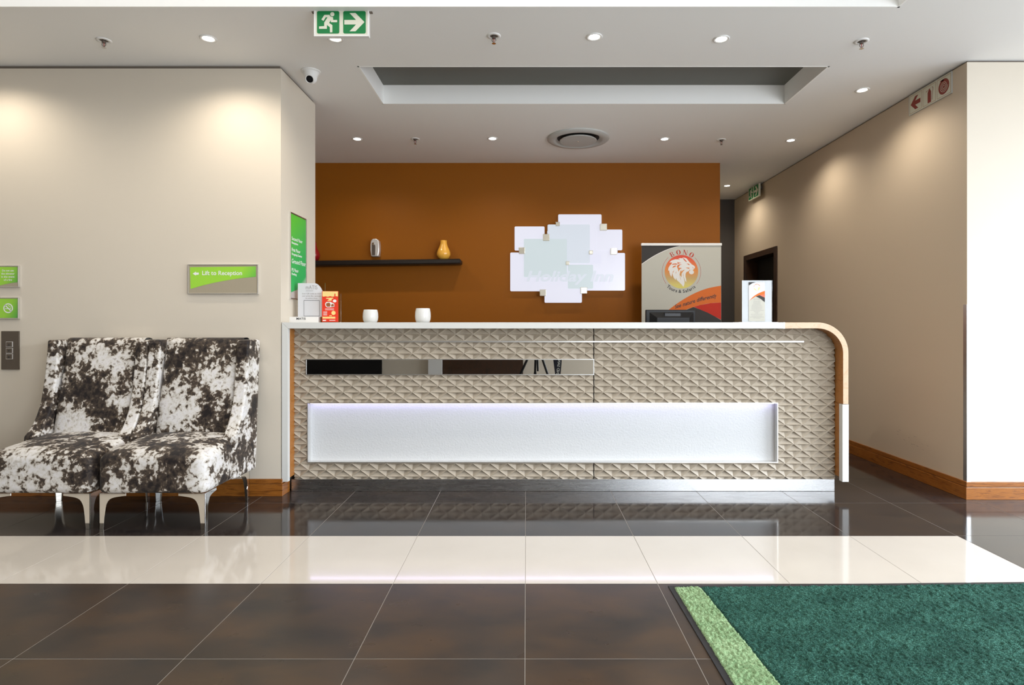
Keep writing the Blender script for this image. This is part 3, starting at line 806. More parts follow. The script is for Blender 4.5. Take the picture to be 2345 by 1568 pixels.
hose = spline([(c1_ + 0.004, 0.118), (c1_ + 0.030, 0.122), (c1_ + 0.040, 0.105), (c1_ + 0.030, 0.070), (c1_ + 0.029, 0.028)], 6)
for a, b in zip(hose, hose[1:]): pr.poly(mb, [(a[0] - 0.002, a[1]), (a[0] + 0.002, a[1]), (b[0] + 0.002, b[1]), (b[0] - 0.002, b[1])], 0.0006)
mb.build('extinguisher_symbol', 'fire_red', t)
mb = MB(); c2 = 2.5 * cw
pr.poly(mb, circle(c2, h2, 0.054), 0.0006); pr.poly(mb, [(c2 + 0.0, h2 + 0.053), (c2 - 0.035, h2 + 0.052), (c2 - 0.035, h2 + 0.045), (c2, h2 + 0.04)], 0.0006)
mb.build('hose_reel_symbol', 'fire_red', t)
mb = MB(); sp = [(c2 + (0.006 + 0.034 * k / 90) * math.cos(R(k * 12)), h2 + (0.006 + 0.034 * k / 90) * math.sin(R(k * 12))) for k in range(91)]
for a, b in zip(sp, sp[1:]):
    da = Vector((a[0] - c2, a[1] - h2)).normalized() * 0.0014; db = Vector((b[0] - c2, b[1] - h2)).normalized() * 0.0014
    pr.poly(mb, [(a[0] - da.x, a[1] - da.y), (a[0] + da.x, a[1] + da.y), (b[0] + db.x, b[1] + db.y), (b[0] - db.x, b[1] - db.y)], 0.0012)
mb.build('spiral_line', 'lume', t)

# left wall signs
YS = WL_Y - 0.012
def wall_sign(name, x0, x1, z0, z1, label):
    t = thing(name, ((x0 + x1) / 2, YS, z0), label, 'sign')
    MB().box(x0, x1, YS, WL_Y, z0, z1).build('plate', 'sign_taupe', t)
    mb = MB(); frame(mb, x0 - 0.003, x1 + 0.003, z0 - 0.003, z1 + 0.003, 0.005, YS - 0.003, WL_Y); mb.build('rim', 'alu', t, bevel=0.001)
    return t, Print((x0, YS, z0), (1, 0, 0), (0, 0, 1))
(x0, z1), (x1, z0) = P(431, 606, YS), P(590, 672, YS)
t, pr = wall_sign('direction_sign', x0, x1, z0, z1, 'green and taupe wall sign reading Lift to Reception')
Wd, Hd = x1 - x0, z1 - z0
gradient('lift_green', 'X', -Wd / 2, Wd / 2, [(0.0, LIME), (0.52, LIME), (0.8, GREEN), (1.0, (0.10, 0.36, 0.12))], axis2='Z', k2=-1.6)
M['lift_green'].node_tree  # colour runs from lime to a deeper green at the right
def su(x): return (x - 120) / (2105 - 120) * Wd
def sv_(y): return (1040 - y) / (1040 - 190) * Hd
mb = MB(); pr.poly(mb, [(su(172), sv_(262)), (su(2055), sv_(240)), (su(2055), sv_(545)), (su(1700), sv_(580)), (su(1400), sv_(620)), (su(1100), sv_(672)), (su(800), sv_(735)), (su(500), sv_(810)), (su(188), sv_(905))][::-1], 0.0006)
mb.build('green_field', 'lift_green', t)
mb = MB(); pr.text(mb, 'Lift to Reception', su(525), sv_(495), 0.042, 0.0012, offset=0.0006, fit=su(1660) - su(525))
pr.poly(mb, [(su(250), sv_(455)), (su(350), sv_(388)), (su(340), sv_(422)), (su(425), sv_(422)), (su(425), sv_(485)), (su(340), sv_(485)), (su(350), sv_(515))], 0.0012)
mb.build('lettering', 'sign_white', t)

(x1, z1), (_, z0) = P(42, 609, YS), P(42, 656, YS); x0 = x1 - 0.185
t, pr = wall_sign('fire_notice_sign', x0, x1, z0, z1, 'small green wall notice reading Do not use the elevator in the event of a fire')
Wd, Hd = x1 - x0, z1 - z0
gradient('notice_green', 'X', -Wd / 2, Wd / 2, [(0.0, LIME), (0.45, (0.30, 0.60, 0.05)), (0.85, (0.12, 0.42, 0.05)), (1.0, TEAL)], axis2='Z', k2=-2.5)
mb = MB(); pr.poly(mb, [(0.006, Hd - 0.006), (0.006, 0.002), (0.06, 0.008), (0.10, 0.017), (0.14, 0.025), (Wd - 0.006, 0.029), (Wd - 0.006, Hd - 0.006)], 0.0006); mb.build('green_field', 'notice_green', t)
mb = MB(); cxn = P(18.5, 0, YS)[0] - x0
for k, s in enumerate(('Do not use', 'the elevator', 'in the event', 'of a fire')):
    fit = (0.079, 0.091, 0.091, 0.057)[k]
    pr.text(mb, s, cxn - fit / 2, Hd - 0.037 - 0.0212 * k, 0.019, 0.0012, offset=0.0003, fit=fit)
mb.build('lettering', 'sign_white', t)
(x1, z1), (_, z0) = P(42, 682, YS), P(42, 729, YS); x0 = x1 - 0.185
t, pr = wall_sign('no_smoking_sign', x0, x1, z0, z1, 'small green no-smoking sign above the lift call buttons')
mb = MB(); pr.poly(mb, [(0.004, 0.004), (Wd - 0.005, 0.004), (Wd - 0.005, Hd - 0.005), (0.004, Hd - 0.005)], 0.0006); mb.build('green_field', 'notice_green', t)
mb = MB(); cxn, czn = P(19, 0, YS)[0] - x0, Hd * 0.5
ring(pr, mb, cxn, czn, 0.026, 0.033, 0.0012)
pr.poly(mb, [(cxn - 0.024, czn + 0.019), (cxn - 0.019, czn + 0.024), (cxn + 0.024, czn - 0.019), (cxn + 0.019, czn - 0.024)], 0.0012)
pr.poly(mb, [(cxn - 0.022, czn - 0.006), (cxn + 0.004, czn - 0.006), (cxn + 0.000, czn - 0.001), (cxn - 0.022, czn - 0.001)], 0.0013)
pr.poly(mb, [(cxn + 0.012, czn - 0.006), (cxn + 0.020, czn - 0.006), (cxn + 0.020, czn - 0.001), (cxn + 0.008, czn - 0.001)], 0.0013)
for pts in ([(cxn + 0.018, czn + 0.002), (cxn + 0.018, czn + 0.010), (cxn + 0.008, czn + 0.010), (cxn + 0.006, czn + 0.017), (cxn - 0.004, czn + 0.018)],):
    sp = spline(pts, 5)
    for a, b in zip(sp, sp[1:]): pr.poly(mb, [(a[0] - 0.0014, a[1] - 0.001), (a[0] + 0.0014, a[1] + 0.001), (b[0] + 0.0014, b[1] + 0.001), (b[0] - 0.0014, b[1] - 0.001)], 0.0013)
mb.build('symbol', 'sign_white', t)
# lift call panel
(x0, z1), (x1, z0) = P(2, 758, YS), P(42, 846, YS)
t = thing('call_panel', ((x0 + x1) / 2, WL_Y, z0), 'dark bronze lift call panel with three square buttons on the left wall', 'panel')
MB().box(x0, x1, YS + 0.002, WL_Y, z0, z1).build('plate', 'bronze', t, bevel=0.0015)
for k, py in enumerate((788, 802.5, 816)):
    xc, zc = P(21.5, py, YS)
    bt = MB().box(xc - 0.020, xc + 0.020, YS - 0.004, YS + 0.003, zc - 0.016, zc + 0.016).build('button', 'bronze', t, bevel=0.002)
    mb = MB(); frame(mb, xc - 0.022, xc + 0.022, zc - 0.018, zc + 0.018, 0.002, YS - 0.002, YS + 0.003); mb.build('bezel', 'silver', bt)
    mb = MB(); p2 = Print((xc, YS - 0.004, zc - 0.004), (1, 0, 0), (0, 0, 1))
    p2.poly(mb, [(-0.008, -0.005), (0.008, -0.005), (0, 0.007)] if k == 0 else ([(-0.008, 0.007), (0, -0.005), (0.008, 0.007)] if k == 1 else circle(0, 0, 0.006, 16)), 0.0006)
    mb.build('symbol', 'ink', bt)

# floor directory on the return of the pier
XS = WL_X + 0.010
def onr(px, py): Y = XS * F / (px - VX); return Y, CAM_Z - (py - VY) / F * Y
ya, zt = onr(665.5, 486); yb, _ = onr(701, 500); zb = zt - 0.612
t = thing('floor_directory', (WL_X, (ya + yb) / 2, zb), 'tall green floor directory sign on the white pier beside the desk', 'sign')
MB().box(WL_X, XS, ya, yb, zb, zt).build('plate', 'silver_dark', t)
mb = MB(); e = 0.004
mb.box(WL_X, XS + 0.003, ya - e, ya, zb - e, zt + e); mb.box(WL_X, XS + 0.003, yb, yb + e, zb - e, zt + e); mb.box(WL_X, XS + 0.003, ya, yb, zt, zt + e); mb.box(WL_X, XS + 0.003, ya, yb, zb - e, zb)
mb.build('rim', 'alu', t)
gradient('directory_green', 'Z', 0, zt - zb, [(0.0, (0.42, 0.50, 0.40)), (0.08, (0.38, 0.55, 0.38)), (0.16, (0.02, 0.42, 0.11)), (0.5, (0.035, 0.44, 0.10)), (1.0, (0.10, 0.52, 0.045))], axis2='Y', k2=-1.0)
pr = Print((XS, ya, zb), (0, 1, 0), (0, 0, 1)); Wd, Hd = yb - ya, zt - zb
mb = MB(); pr.poly(mb, [(0.006, 0.045), (Wd * 0.5, 0.075), (Wd - 0.006, 0.085), (Wd - 0.006, Hd - 0.006), (0.006, Hd - 0.006)], 0.0006); mb.build('green_field', 'directory_green', t)
mb = MB(); pr.poly(mb, [(0.004, 0.004), (Wd - 0.006, 0.004), (Wd - 0.006, 0.084), (Wd * 0.5, 0.074), (0.004, 0.044)], 0.0006); mb.build('silver_field', 'silver', t)
mb = MB()
for s, v, size, fit in (('Second Floor', 0.420, 0.034, 0.20), ('Reception', 0.394, 0.022, 0.115), ('First Floor', 0.340, 0.034, 0.16), ('Shopping Centre', 0.313, 0.022, 0.19), ('Ground Floor', 0.255, 0.045, 0.265), ('P2 Floor', 0.195, 0.034, 0.125), ('Parking', 0.170, 0.022, 0.088)):
    pr.text(mb, s, 0.018, v, size, 0.0012, offset=0.0006, fit=fit)
mb.build('lettering', 'sign_white', t)

# ------------------------------------------------------------------ glass logo sign on the orange wall
YW = 6.48
def lz(zx, zy, Y): return P(1120 + zx / 6.0306, 460 + zy / 6.0306, Y)
t = thing('logo_sign', (0.43, YW, 1.4), 'backlit sign of overlapping frosted glass rectangles on the orange wall', 'sign')
def glow(name, col, k):
    m = mat(name, (0.10, 0.105, 0.11), 0.2, emis=col, es=LOGO_E * k); M[name] = m
glow('glass_white', (0.87, 0.87, 1.0), 1.0); glow('glass_ice', (0.73, 0.79, 0.88), 1.0); glow('glass_mint', (0.66, 0.76, 0.79), 1.0); glow('glass_ink', (0.76, 0.81, 0.90), 1.0)
PAN = [(352, 352, 766, 684, 0, 'glass_white'), (292, 712, 885, 1246, 0, 'glass_white'), (766, 1050, 1282, 1405, 1, 'glass_white'),
       (955, 185, 1553, 870, 0, 'glass_white'), (1485, 395, 1840, 680, 1, 'glass_white'), (1330, 718, 1877, 1237, 0, 'glass_white'),
       (808, 325, 1392, 858, 1, 'glass_ice'), (480, 523, 1075, 1050, 2, 'glass_mint'), (1088, 880, 1437, 1210, 2, 'glass_mint'), (885, 860, 1330, 1060, 0, 'glass_white')]
for x0, y0, x1, y1, lay, m_ in PAN:
    Yp = 6.435 - 0.016 * lay
    a, b = lz(x0, y1, Yp), lz(x1, y0, Yp)
    mb = MB(); mb.prism(rrect(a[0], a[1], b[0], b[1], 0.012, 3), (0, Yp, 0), (1, 0, 0), (0, 0, 1), (0, 1, 0), 0.010)
    mb.build('glow_panel', m_, t)
a, b = lz(1300, 775, 6.447), lz(1775, 640, 6.447)
MB().box(a[0], b[0], 6.446, 6.452, a[1], b[1]).build('glow_panel', 'glass_white', t)  # added glowing backing, imitates light showing between the panels
a, b = lz(800, 1100, 6.47), lz(1300, 420, 6.47)
MB().box(a[0], b[0], 6.446, YW, a[1], b[1]).build('light_box', 'alu', t)
for x0, y0, x1, y1 in ((745, 455, 835, 547), (410, 640, 495, 727), (920, 288, 977, 341), (1535, 312, 1630, 405), (1682, 650, 1770, 737), (1382, 683, 1435, 733), (1060, 832, 1110, 882), (700, 1222, 788, 1312), (1265, 1190, 1355, 1280)):
    a, b = lz(x0, y1, 6.37), lz(x1, y0, 6.37)
    MB().box(a[0], b[0], 6.37, YW, a[1], b[1]).build('standoff_cube', 'nickel', t, bevel=0.003)
Yt = 6.396
a = lz(515, 1108, Yt); pr = Print((a[0], Yt, a[1]), (1, 0, 0), (0, 0, 1))
mb = MB(); wtx = lz(1722, 0, Yt)[0] - a[0]
vs, fs = text2d('Holiday Inn', 0.16, shear=0.25, offset=0.004); lo, hi = width2d(vs)
mb.add([pr.pt((x - lo) / (hi - lo) * wtx, y, 0.0) for x, y in vs], fs)
mb.build('lettering', 'glass_ink', t)

# ------------------------------------------------------------------ roll-up banner behind the desk
YB = 6.20
def bz(zx, zy): x, z = P(1440 + zx / 5.8625, 520 + zy / 5.8625, YB); return (x, z)
bx0, bx1 = bz(172, 0)[0], bz(1240, 0)[0]; btop = bz(0, 215)[1]
t = thing('rollup_banner', ((bx0 + bx1) / 2, YB, 0), 'roll-up banner with a lion emblem reading BONO Tours & Safaris', 'banner')
MB().box(bx0, bx1, YB, YB + 0.004, 0.09, btop - 0.01).build('banner_sheet', 'banner_grey', t)
MB().box(bx0 - 0.006, bx1 + 0.006, YB - 0.010, YB + 0.014, bz(0, 250)[1], btop).build('top_rail', 'white_plastic', t, bevel=0.004)
MB().box(bx0 - 0.02, bx1 + 0.02, YB - 0.09, YB + 0.09, 0.0, 0.095).build('base_cassette', 'alu', t, bevel=0.01)
MB().tube([(0.5 * (bx0 + bx1), YB + 0.03, 0.09), (0.5 * (bx0 + bx1), YB + 0.03, btop - 0.02)], 0.011, 10).build('support_pole', 'alu', t)
pr = Print((0, YB, 0), (1, 0, 0), (0, 0, 1))
def B(*pts): return [bz(*p) for p in pts]
def ppoly(name, m_, pts, h):
    mb = MB(); pr.poly(mb, pts, h); return mb.build(name, m_, t)
cv = spline([(690, 250), (560, 282), (430, 335), (300, 405), (172, 492)], 6)
ppoly('grey_corner', 'banner_dark', B((172, 250), *cv), 0.0006)
mb = MB()
for a, b in zip(cv, cv[1:]): pr.poly(mb, B(a, b, (b[0] + 3, b[1] + 7), (a[0] + 3, a[1] + 7)), 0.0008)
mb.build('corner_line', 'off_white', t)
up = spline([(250, 1400), (400, 1230), (540, 1105), (700, 990), (870, 893), (1050, 823), (1238, 785)], 6)
lo_ = spline([(1238, 1012), (1100, 1020), (960, 1045), (850, 1078), (740, 1125), (560, 1260), (420, 1400)], 6)
ppoly('orange_swoosh', 'banner_orange', B(*up, *lo_), 0.0006)
ppoly('dark_field', 'banner_dark', B((420, 1400), (560, 1260), (740, 1122), (868, 1072), (1060, 1142), (1238, 1248), (1238, 2600), (420, 2600)), 0.0010)
ppoly('red_field', 'banner_red', B((872, 1070), (960, 1045), (1100, 1020), (1238, 1012), (1238, 1243), (1060, 1148)), 0.0014)
# lion emblem, coordinates read at 13.07 per photograph pixel
def ez(zx, zy): return P(1500 + zx / 13.067, 560 + zy / 13.067, YB)
cxe, cze = ez(790, 810); re_ = 500 / 13.067 / F * YB
gradient('emblem_fade', 'Z', cze - re_, cze + re_, [(0.0, (0.68, 0.62, 0.13)), (0.12, (0.66, 0.56, 0.16)), (0.3, (0.55, 0.36, 0.13)), (0.55, (0.72, 0.24, 0.035)), (0.85, (0.72, 0.10, 0.03)), (1.0, (0.66, 0.045, 0.022))], 0.55)
E = lambda *pts: [ez(*p) for p in pts]
mb = MB(); pr.poly(mb, circle(cxe, cze, re_, 64), 0.0006); mb.build('emblem_disc', 'emblem_fade', t)
mb = MB()
LION = [(430, 530), (500, 470), (600, 440), (720, 440), (745, 432), (695, 412), (760, 402), (815, 410), (810, 395), (870, 388), (940, 410), (990, 470), (1040, 530), (1100, 590), (1160, 625), (1195, 660), (1195, 690), (1180, 712), (1160, 725), (1150, 750), (1120, 765), (1060, 760), (1020, 750), (1025, 780), (990, 800), (940, 820), (915, 870), (910, 950), (930, 1040), (940, 1122), (900, 1085), (862, 1010), (885, 1110), (880, 1180), (850, 1265), (800, 1200), (720, 1120), (650, 1060), (628, 990), (615, 1060), (560, 990), (530, 910), (518, 840), (490, 970), (450, 900), (430, 820), (425, 770), (390, 780), (400, 700), (440, 630), (512, 552), (500, 535)]
pr.poly(mb, E(*LION), 0.0012); pr.poly(mb, E(*circle(1090, 822, 74, 24, 66)), 0.0012)
mb.build('lion_head', 'off_white', t)
mb = MB()
for c in ([(490, 610), (540, 570), (620, 562), (680, 580), (640, 597), (570, 595), (520, 605)], [(665, 515), (700, 535), (790, 545), (730, 560), (680, 580)],
          [(515, 700), (540, 650), (600, 625), (630, 630), (610, 660), (560, 680)],
          [(655, 660), (670, 620), (720, 590), (810, 595), (750, 610), (720, 640), (700, 690), (810, 700), (750, 730), (720, 770), (700, 820), (690, 740)],
          [(735, 880), (760, 790), (800, 745), (775, 810), (830, 770), (895, 745), (830, 810), (795, 870), (795, 980), (752, 915), (755, 1000), (792, 1085), (748, 1010)],
          [(615, 850), (640, 780), (628, 870)], [(520, 850), (540, 800), (570, 765), (548, 830)], [(843, 840), (850, 950), (905, 1085), (862, 1010), (835, 920)],
          [(935, 582), (985, 563), (1048, 606), (1010, 612), (975, 582)], [(820, 395), (872, 420), (957, 510), (927, 516), (880, 470)],
          [(918, 684), (1030, 690), (1022, 722), (960, 706)], [(1110, 665), (1165, 708), (1158, 712), (1118, 685)]):
    pr.poly(mb, E(*c), 0.0018)
mb.build('lion_detail', 'emblem_fade', t)
mb = MB(); k_ = re_ / 500
ring(pr, mb, cxe, cze, 575 * k_, 582 * k_, 0.0008, 132.5, 218, 30); ring(pr, mb, cxe, cze, 575 * k_, 582 * k_, 0.0008, -39, 46.5, 30)
mb.build('emblem_arc', 'logo_red', t)
# BONO in high-contrast capitals on the upper arc
def glyph_B():
    return [[(-0.30, -0.5), (-0.12, -0.5), (-0.12, 0.5), (-0.30, 0.5)], [(-0.36, -0.5), (0.05, -0.5), (0.05, -0.47), (-0.36, -0.47)], [(-0.36, 0.47), (0.05, 0.47), (0.05, 0.5), (-0.36, 0.5)], [(-0.12, 0.0), (0.05, 0.0), (0.05, 0.03), (-0.12, 0.03)]] + crescent(0.02, 0.26, 0.27, 0.24, 0.14) + crescent(0.02, -0.24, 0.34, 0.26, 0.16)
def crescent(cx_, cy_, rx, ry, wd):
    out = []
    for k in range(12):
        a, b = R(-90 + 15 * k), R(-90 + 15 * (k + 1))
        out.append([(cx_ + rx * math.cos(a), cy_ + ry * math.sin(a)), (cx_ + rx * math.cos(b), cy_ + ry * math.sin(b)), (cx_ + (rx - wd) * math.cos(b), cy_ + (ry - 0.03) * math.sin(b)), (cx_ + (rx - wd) * math.cos(a), cy_ + (ry - 0.03) * math.sin(a))])
    return out
def glyph_O():
    out = []
    for k in range(24):
        a, b = R(15 * k), R(15 * (k + 1))
        out.append([(0.44 * math.cos(a), 0.5 * math.sin(a)), (0.44 * math.cos(b), 0.5 * math.sin(b)), (0.20 * math.cos(b), 0.45 * math.sin(b)), (0.20 * math.cos(a), 0.45 * math.sin(a))])
    return out
def glyph_N():
    return [[(-0.37, -0.5), (-0.31, -0.5), (-0.31, 0.5), (-0.37, 0.5)], [(0.33, -0.5), (0.39, -0.5), (0.39, 0.5), (0.33, 0.5)], [(-0.44, 0.5), (-0.22, 0.5), (0.38, -0.5), (0.20, -0.5)], [(-0.44, -0.5), (-0.22, -0.5), (-0.22, -0.47), (-0.44, -0.47)], [(0.26, 0.47), (0.46, 0.47), (0.46, 0.5), (0.26, 0.5)]]
mb = MB()
for g, an in ((glyph_B(), 28.6), (glyph_O(), 8.7), (glyph_N(), -11.2), (glyph_O(), -31.0)):
    a = R(an); rad = 588 * k_; s_ = 146 * k_; ox_, oz_ = cxe - rad * math.sin(a), cze + rad * math.cos(a)
    for q_ in g: pr.poly(mb, [(ox_ + s_ * (x * math.cos(a) - y * math.sin(a)), oz_ + s_ * (x * math.sin(a) + y * math.cos(a))) for x, y in q_], 0.0008)
mb.build('arched_lettering', 'logo_red', t)
mb = MB(); txt = 'Tours & Safaris'
adv = {'T': .58, 'o': .60, 'u': .60, 'r': .42, 's': .52, ' ': .25, '&': .72, 'S': .60, 'a': .56, 'f': .36, 'i': .30}
tot = sum(adv[c] for c in txt); pos = 0
for c in txt:
    an = -44.5 + 88.0 * (pos + adv[c] / 2) / tot; pos += adv[c]
    if c == ' ': continue
    vs, fs = text2d(c, 132 * k_, offset=0.0009); l_, h_ = width2d(vs); mid = (l_ + h_) / 2
    a = R(an); rad = 632 * k_
    ox_, oz_ = cxe + rad * math.sin(a), cze - rad * math.cos(a)
    mb.add([pr.pt(ox_ + (x - mid) * math.cos(a) - y * math.sin(a), oz_ + (x - mid) * math.sin(a) + y * math.cos(a), 0.0008) for x, y in vs], fs)
mb.build('tagline_lettering', 'ink', t)
mb = MB(); pts = spline([(625, 1092), (760, 1052), (900, 1008), (1040, 972), (1185, 940)], 20)
vs, fs = text2d('See nature differently', 0.056, shear=0.4, offset=0.0009); l_, h_ = width2d(vs)
P2 = [bz(*p) for p in pts]
def along(s_):
    f_ = s_ * (len(P2) - 1); i_ = min(int(f_), len(P2) - 2); d_ = f_ - i_
    a, b = Vector(P2[i_]), Vector(P2[i_ + 1]); dr = (b - a).normalized(); return a + (b - a) * d_, dr
vv = []
for x, y in vs:
    p, dr = along(min(max((x - l_) / (h_ - l_), 0), 1)); vv.append(pr.pt(p.x - dr.y * y, p.y + dr.x * y, 0.0014))
mb.add(vv, fs); mb.build('slogan_lettering', 'ink', t)

# ------------------------------------------------------------------ shelf and what stands on the back wall
sx1, _ = P(1055, 0, 6.30); sz = P(1055, 592, 6.30)[1]
sh = thing('wall_shelf', (sx1, 6.39, sz - 0.055), 'black floating shelf on the orange wall', 'shelf')
sh.rotation_euler = (0, R(-0.75), 0)
mb = MB(); mb.box(-1.75, 0, -0.09, 0.088, 0, 0.055)
o = mb.build('board', 'shelf_black'); o.parent = sh; o.modifiers.new('bevel', 'BEVEL').width = 0.012
def shelf_z(x): return sz - (sx1 - x) * math.tan(R(0.75))
def vase(name, px, Y, m_, label):
    x = P(px, 0, Y)[0]; z = shelf_z(x) + 0.0005
    k = 0.208 / 0.215
    prof = [(0.028, 0.0), (0.040, 0.002), (0.058, 0.020), (0.0725, 0.050), (0.0735, 0.075), (0.064, 0.105), (0.047, 0.140), (0.037, 0.170), (0.0345, 0.195), (0.036, 0.208), (0.033, 0.208), (0.030, 0.19), (0.034, 0.15)]
    return tag(MB().lathe(prof, (x, Y, z), 40).build(name, m_, smooth=True, origin=(x, Y, z)), label, 'vase')
vase('vase', 1016, 6.39, 'yellow_glaze', 'glossy yellow pear-shaped vase on the right end of the black shelf')
vase('vase', 717, 6.39, 'red_glaze', 'dark red vase on the black shelf, half hidden by the white pier')
# air freshener
Ya = 6.40
(x0, z1), (x1, z0) = P(847.5, 546, Ya), P(868.5, 587, Ya); xc = (x0 + x1) / 2
t = thing('air_freshener', (xc, YW, z0), 'silver air freshener dispenser on the orange wall above the black shelf', 'dispenser')
hw_, hh = (x1 - x0) / 2, z1 - z0
out = [(-hw_ * 0.80, 0.0), (hw_ * 0.80, 0.0), (hw_, hh * 0.35), (hw_ * 0.98, hh * 0.65), (hw_ * 0.85, hh * 0.88), (hw_ * 0.5, hh * 0.985), (0, hh), (-hw_ * 0.5, hh * 0.985), (-hw_ * 0.85, hh * 0.88), (-hw_ * 0.98, hh * 0.65), (-hw_, hh * 0.35)]
MB().prism(out, (xc, Ya, z0), (1, 0, 0), (0, 0, 1), (0, 1, 0), YW - Ya).build('casing', 'silver', t, bevel=0.010, seg=4, smooth='auto')
ins = [(-hw_ * 0.62, 0.012), (hw_ * 0.12, 0.012), (hw_ * 0.16, hh * 0.55), (hw_ * 0.02, hh * 0.70), (-hw_ * 0.3, hh * 0.74), (-hw_ * 0.62, hh * 0.62)]
MB().prism(ins, (xc, Ya - 0.002, z0), (1, 0, 0), (0, 0, 1), (0, 1, 0), 0.004).build('front_panel', 'silver_dark', t)
MB().lathe([(0.016, 0), (0.016, 0.004), (0.010, 0.006)], (xc - hw_ * 0.28, Ya - 0.001, z0 + hh * 0.70), 20, (0, -1, 0)).build('nozzle', 'chrome', t, smooth='auto')

# ------------------------------------------------------------------ on the worktop
def cup(px, Y, top, wid, label):
    x, _ = P(px, 0, Y); h = P(0, top, Y)[1] - CT; r = wid / 2 / F * Y
    prof = [(r * 0.70, 0.0), (r * 0.85, 0.004), (r * 0.96, h * 0.22), (r, h * 0.45), (r * 0.97, h * 0.72), (r * 0.88, h * 0.97), (r * 0.86, h), (r * 0.80, h), (r * 0.84, h * 0.8), (r * 0.86, h * 0.4)]
    return tag(MB().lathe(prof, (x, Y, CT + 0.0003), 40).build('ceramic_cup', 'white_ceramic', smooth=True, origin=(x, Y, CT)), label, 'cup', 'white cups on the counter')
cup(848.5, 4.40, 709, 35, 'white rounded ceramic cup on the counter, nearer the leaflets')
cup(968.5, 4.40, 706, 36, 'white rounded ceramic cup on the counter, farther from the leaflets')
# acrylic stand with white price-list card
Yc = 4.24
def card(px, py): return P(px, py, Yc)
def kz(zx, zy): return P(640 + zx / 5.6, 470 + zy / 5.6, Yc)      # read at 5.6 per photograph pixel
t = thing('card_stand', (kz(300, 0)[0], Yc, CT), 'clear acrylic stand with a white price-list card on the left end of the counter', 'stand')
a, b = kz(225, 1430), kz(586, 996)
MB().box(a[0], b[0], Yc, Yc + 0.003, CT + 0.001, b[1]).build('acrylic_sheet', 'acrylic', t)
a2, b2 = kz(92, 1497), kz(528, 1430)
MB().box(a2[0], b2[0], Yc - 0.05, Yc - 0.004, CT + 0.0005, b2[1]).build('base_block', 'white_plastic', t, bevel=0.001)
pr = Print((0, Yc - 0.0005, 0), (1, 0, 0), (0, 0, 1))
mb = MB(); pts = [kz(237, 1430), kz(545, 1430), kz(553, 1098)] + [kz(*p) for p in [(535, 1060), (510, 1028), (485, 1008), (458, 998)]] + [kz(237, 998)]
pr.poly(mb, pts, 0.0004); mb.build('card', 'paper', t)
mb = MB(); a = kz(338, 1075); pr.text(mb, 'mATIS', a[0], a[1], 0.040, 0.001, fit=kz(488, 0)[0] - a[0])
for s, x0_, x1_, yb_ in (('Scan QR code to view', 292, 533, 1140), ('our price list, specials', 292, 533, 1170), ('& online shop.', 335, 492, 1199)):
    a = kz(x0_, yb_); pr.text(mb, s, a[0], a[1], 0.013, 0.001, fit=kz(x1_, 0)[0] - a[0])
a, b = kz(340, 1091), kz(432, 1088); pr.poly(mb, [a, (b[0], a[1]), b, (a[0], b[1])], 0.001)
a, b = kz(340, 1103), kz(432, 1101); pr.poly(mb, [a, (b[0], a[1]), b, (a[0], b[1])], 0.001)
mb.build('card_lettering', 'ink_grey', t)
mb = MB(); a, b = kz(313, 1422), kz(515, 1217); pr.outline(mb, a[0], a[1], b[0], b[1], 0.0022, 0.001); mb.build('card_box', 'ink', t)
p2 = Print((0, Yc - 0.05, 0), (1, 0, 0), (0, 0, 1))
def kb(zx, zy): return P(640 + zx / 5.6, 470 + zy / 5.6, Yc - 0.05)
mb = MB(); a = kb(218, 1466); p2.text(mb, 'MATIS', a[0], a[1], 0.022, 0.0006, fit=kb(336, 0)[0] - a[0], offset=0.0003); mb.build('base_lettering', 'ink', t)
# red food leaflets in a clear holder
Yf = 4.19
def fz(zx, zy): return P(640 + zx / 5.6, 470 + zy / 5.6, Yf)
a, b = fz(545, 1490), fz(752, 1100)
t = thing('leaflet_holder', ((a[0] + b[0]) / 2, Yf, CT), 'clear holder of red and yellow food leaflets beside the white card stand', 'leaflet holder')
MB().box(a[0], b[0], Yf, Yf + 0.008, CT + 0.004, b[1]).build('leaflet', 'flyer_red', t)
mb = MB(); e = 0.003
mb.box(a[0] - e, b[0] + 0.012, Yf - 0.004, Yf + 0.03, CT + 0.0005, CT + 0.003); mb.box(b[0] + 0.009, b[0] + 0.012, Yf - 0.004, Yf + 0.03, CT + 0.003, fz(0, 1130)[1]); mb.box(a[0], b[0] + 0.012, Yf + 0.028, Yf + 0.031, CT + 0.003, fz(0, 1130)[1])
mb.build('holder', 'acrylic', t)
pr = Print((0, Yf, 0), (1, 0, 0), (0, 0, 1))
Fz = lambda *pts: [fz(*p) for p in pts]
mb = MB(); pr.poly(mb, Fz((553, 1102), (750, 1104), (748, 1168), (725, 1164), (718, 1168), (718, 1132), (705, 1132), (703, 1168), (680, 1172), (650, 1164), (620, 1172), (590, 1166), (560, 1172), (551, 1160)), 0.0005)
pr.poly(mb, [fz(x, y) for x, y in circle(693, 1379, 27, 24)], 0.0005)
pr.poly(mb, Fz((598, 1186), (690, 1184), (688, 1196), (672, 1198), (668, 1222), (610, 1226), (640, 1200), (600, 1198)), 0.0005)
pr.poly(mb, Fz((552, 1428), (716, 1428), (716, 1452), (552, 1452)), 0.0005); pr.poly(mb, Fz((640, 1410), (672, 1410), (672, 1420), (640, 1420)), 0.0005)
mb.build('yellow_print', 'flyer_yellow', t)
mb = MB(); pr.poly(mb, Fz((590, 1290), (585, 1262), (600, 1240), (650, 1236), (702, 1260), (704, 1300), (650, 1308), (610, 1308)), 0.0005)
for y in (1322, 1337): pr.poly(mb, Fz((585, y), (700, y), (700, y + 5), (585, y + 5)), 0.0005)
for y in (1362, 1376, 1390, 1404): pr.poly(mb, Fz((562, y), (612, y), (612, y + 5), (562, y + 5)), 0.0005)
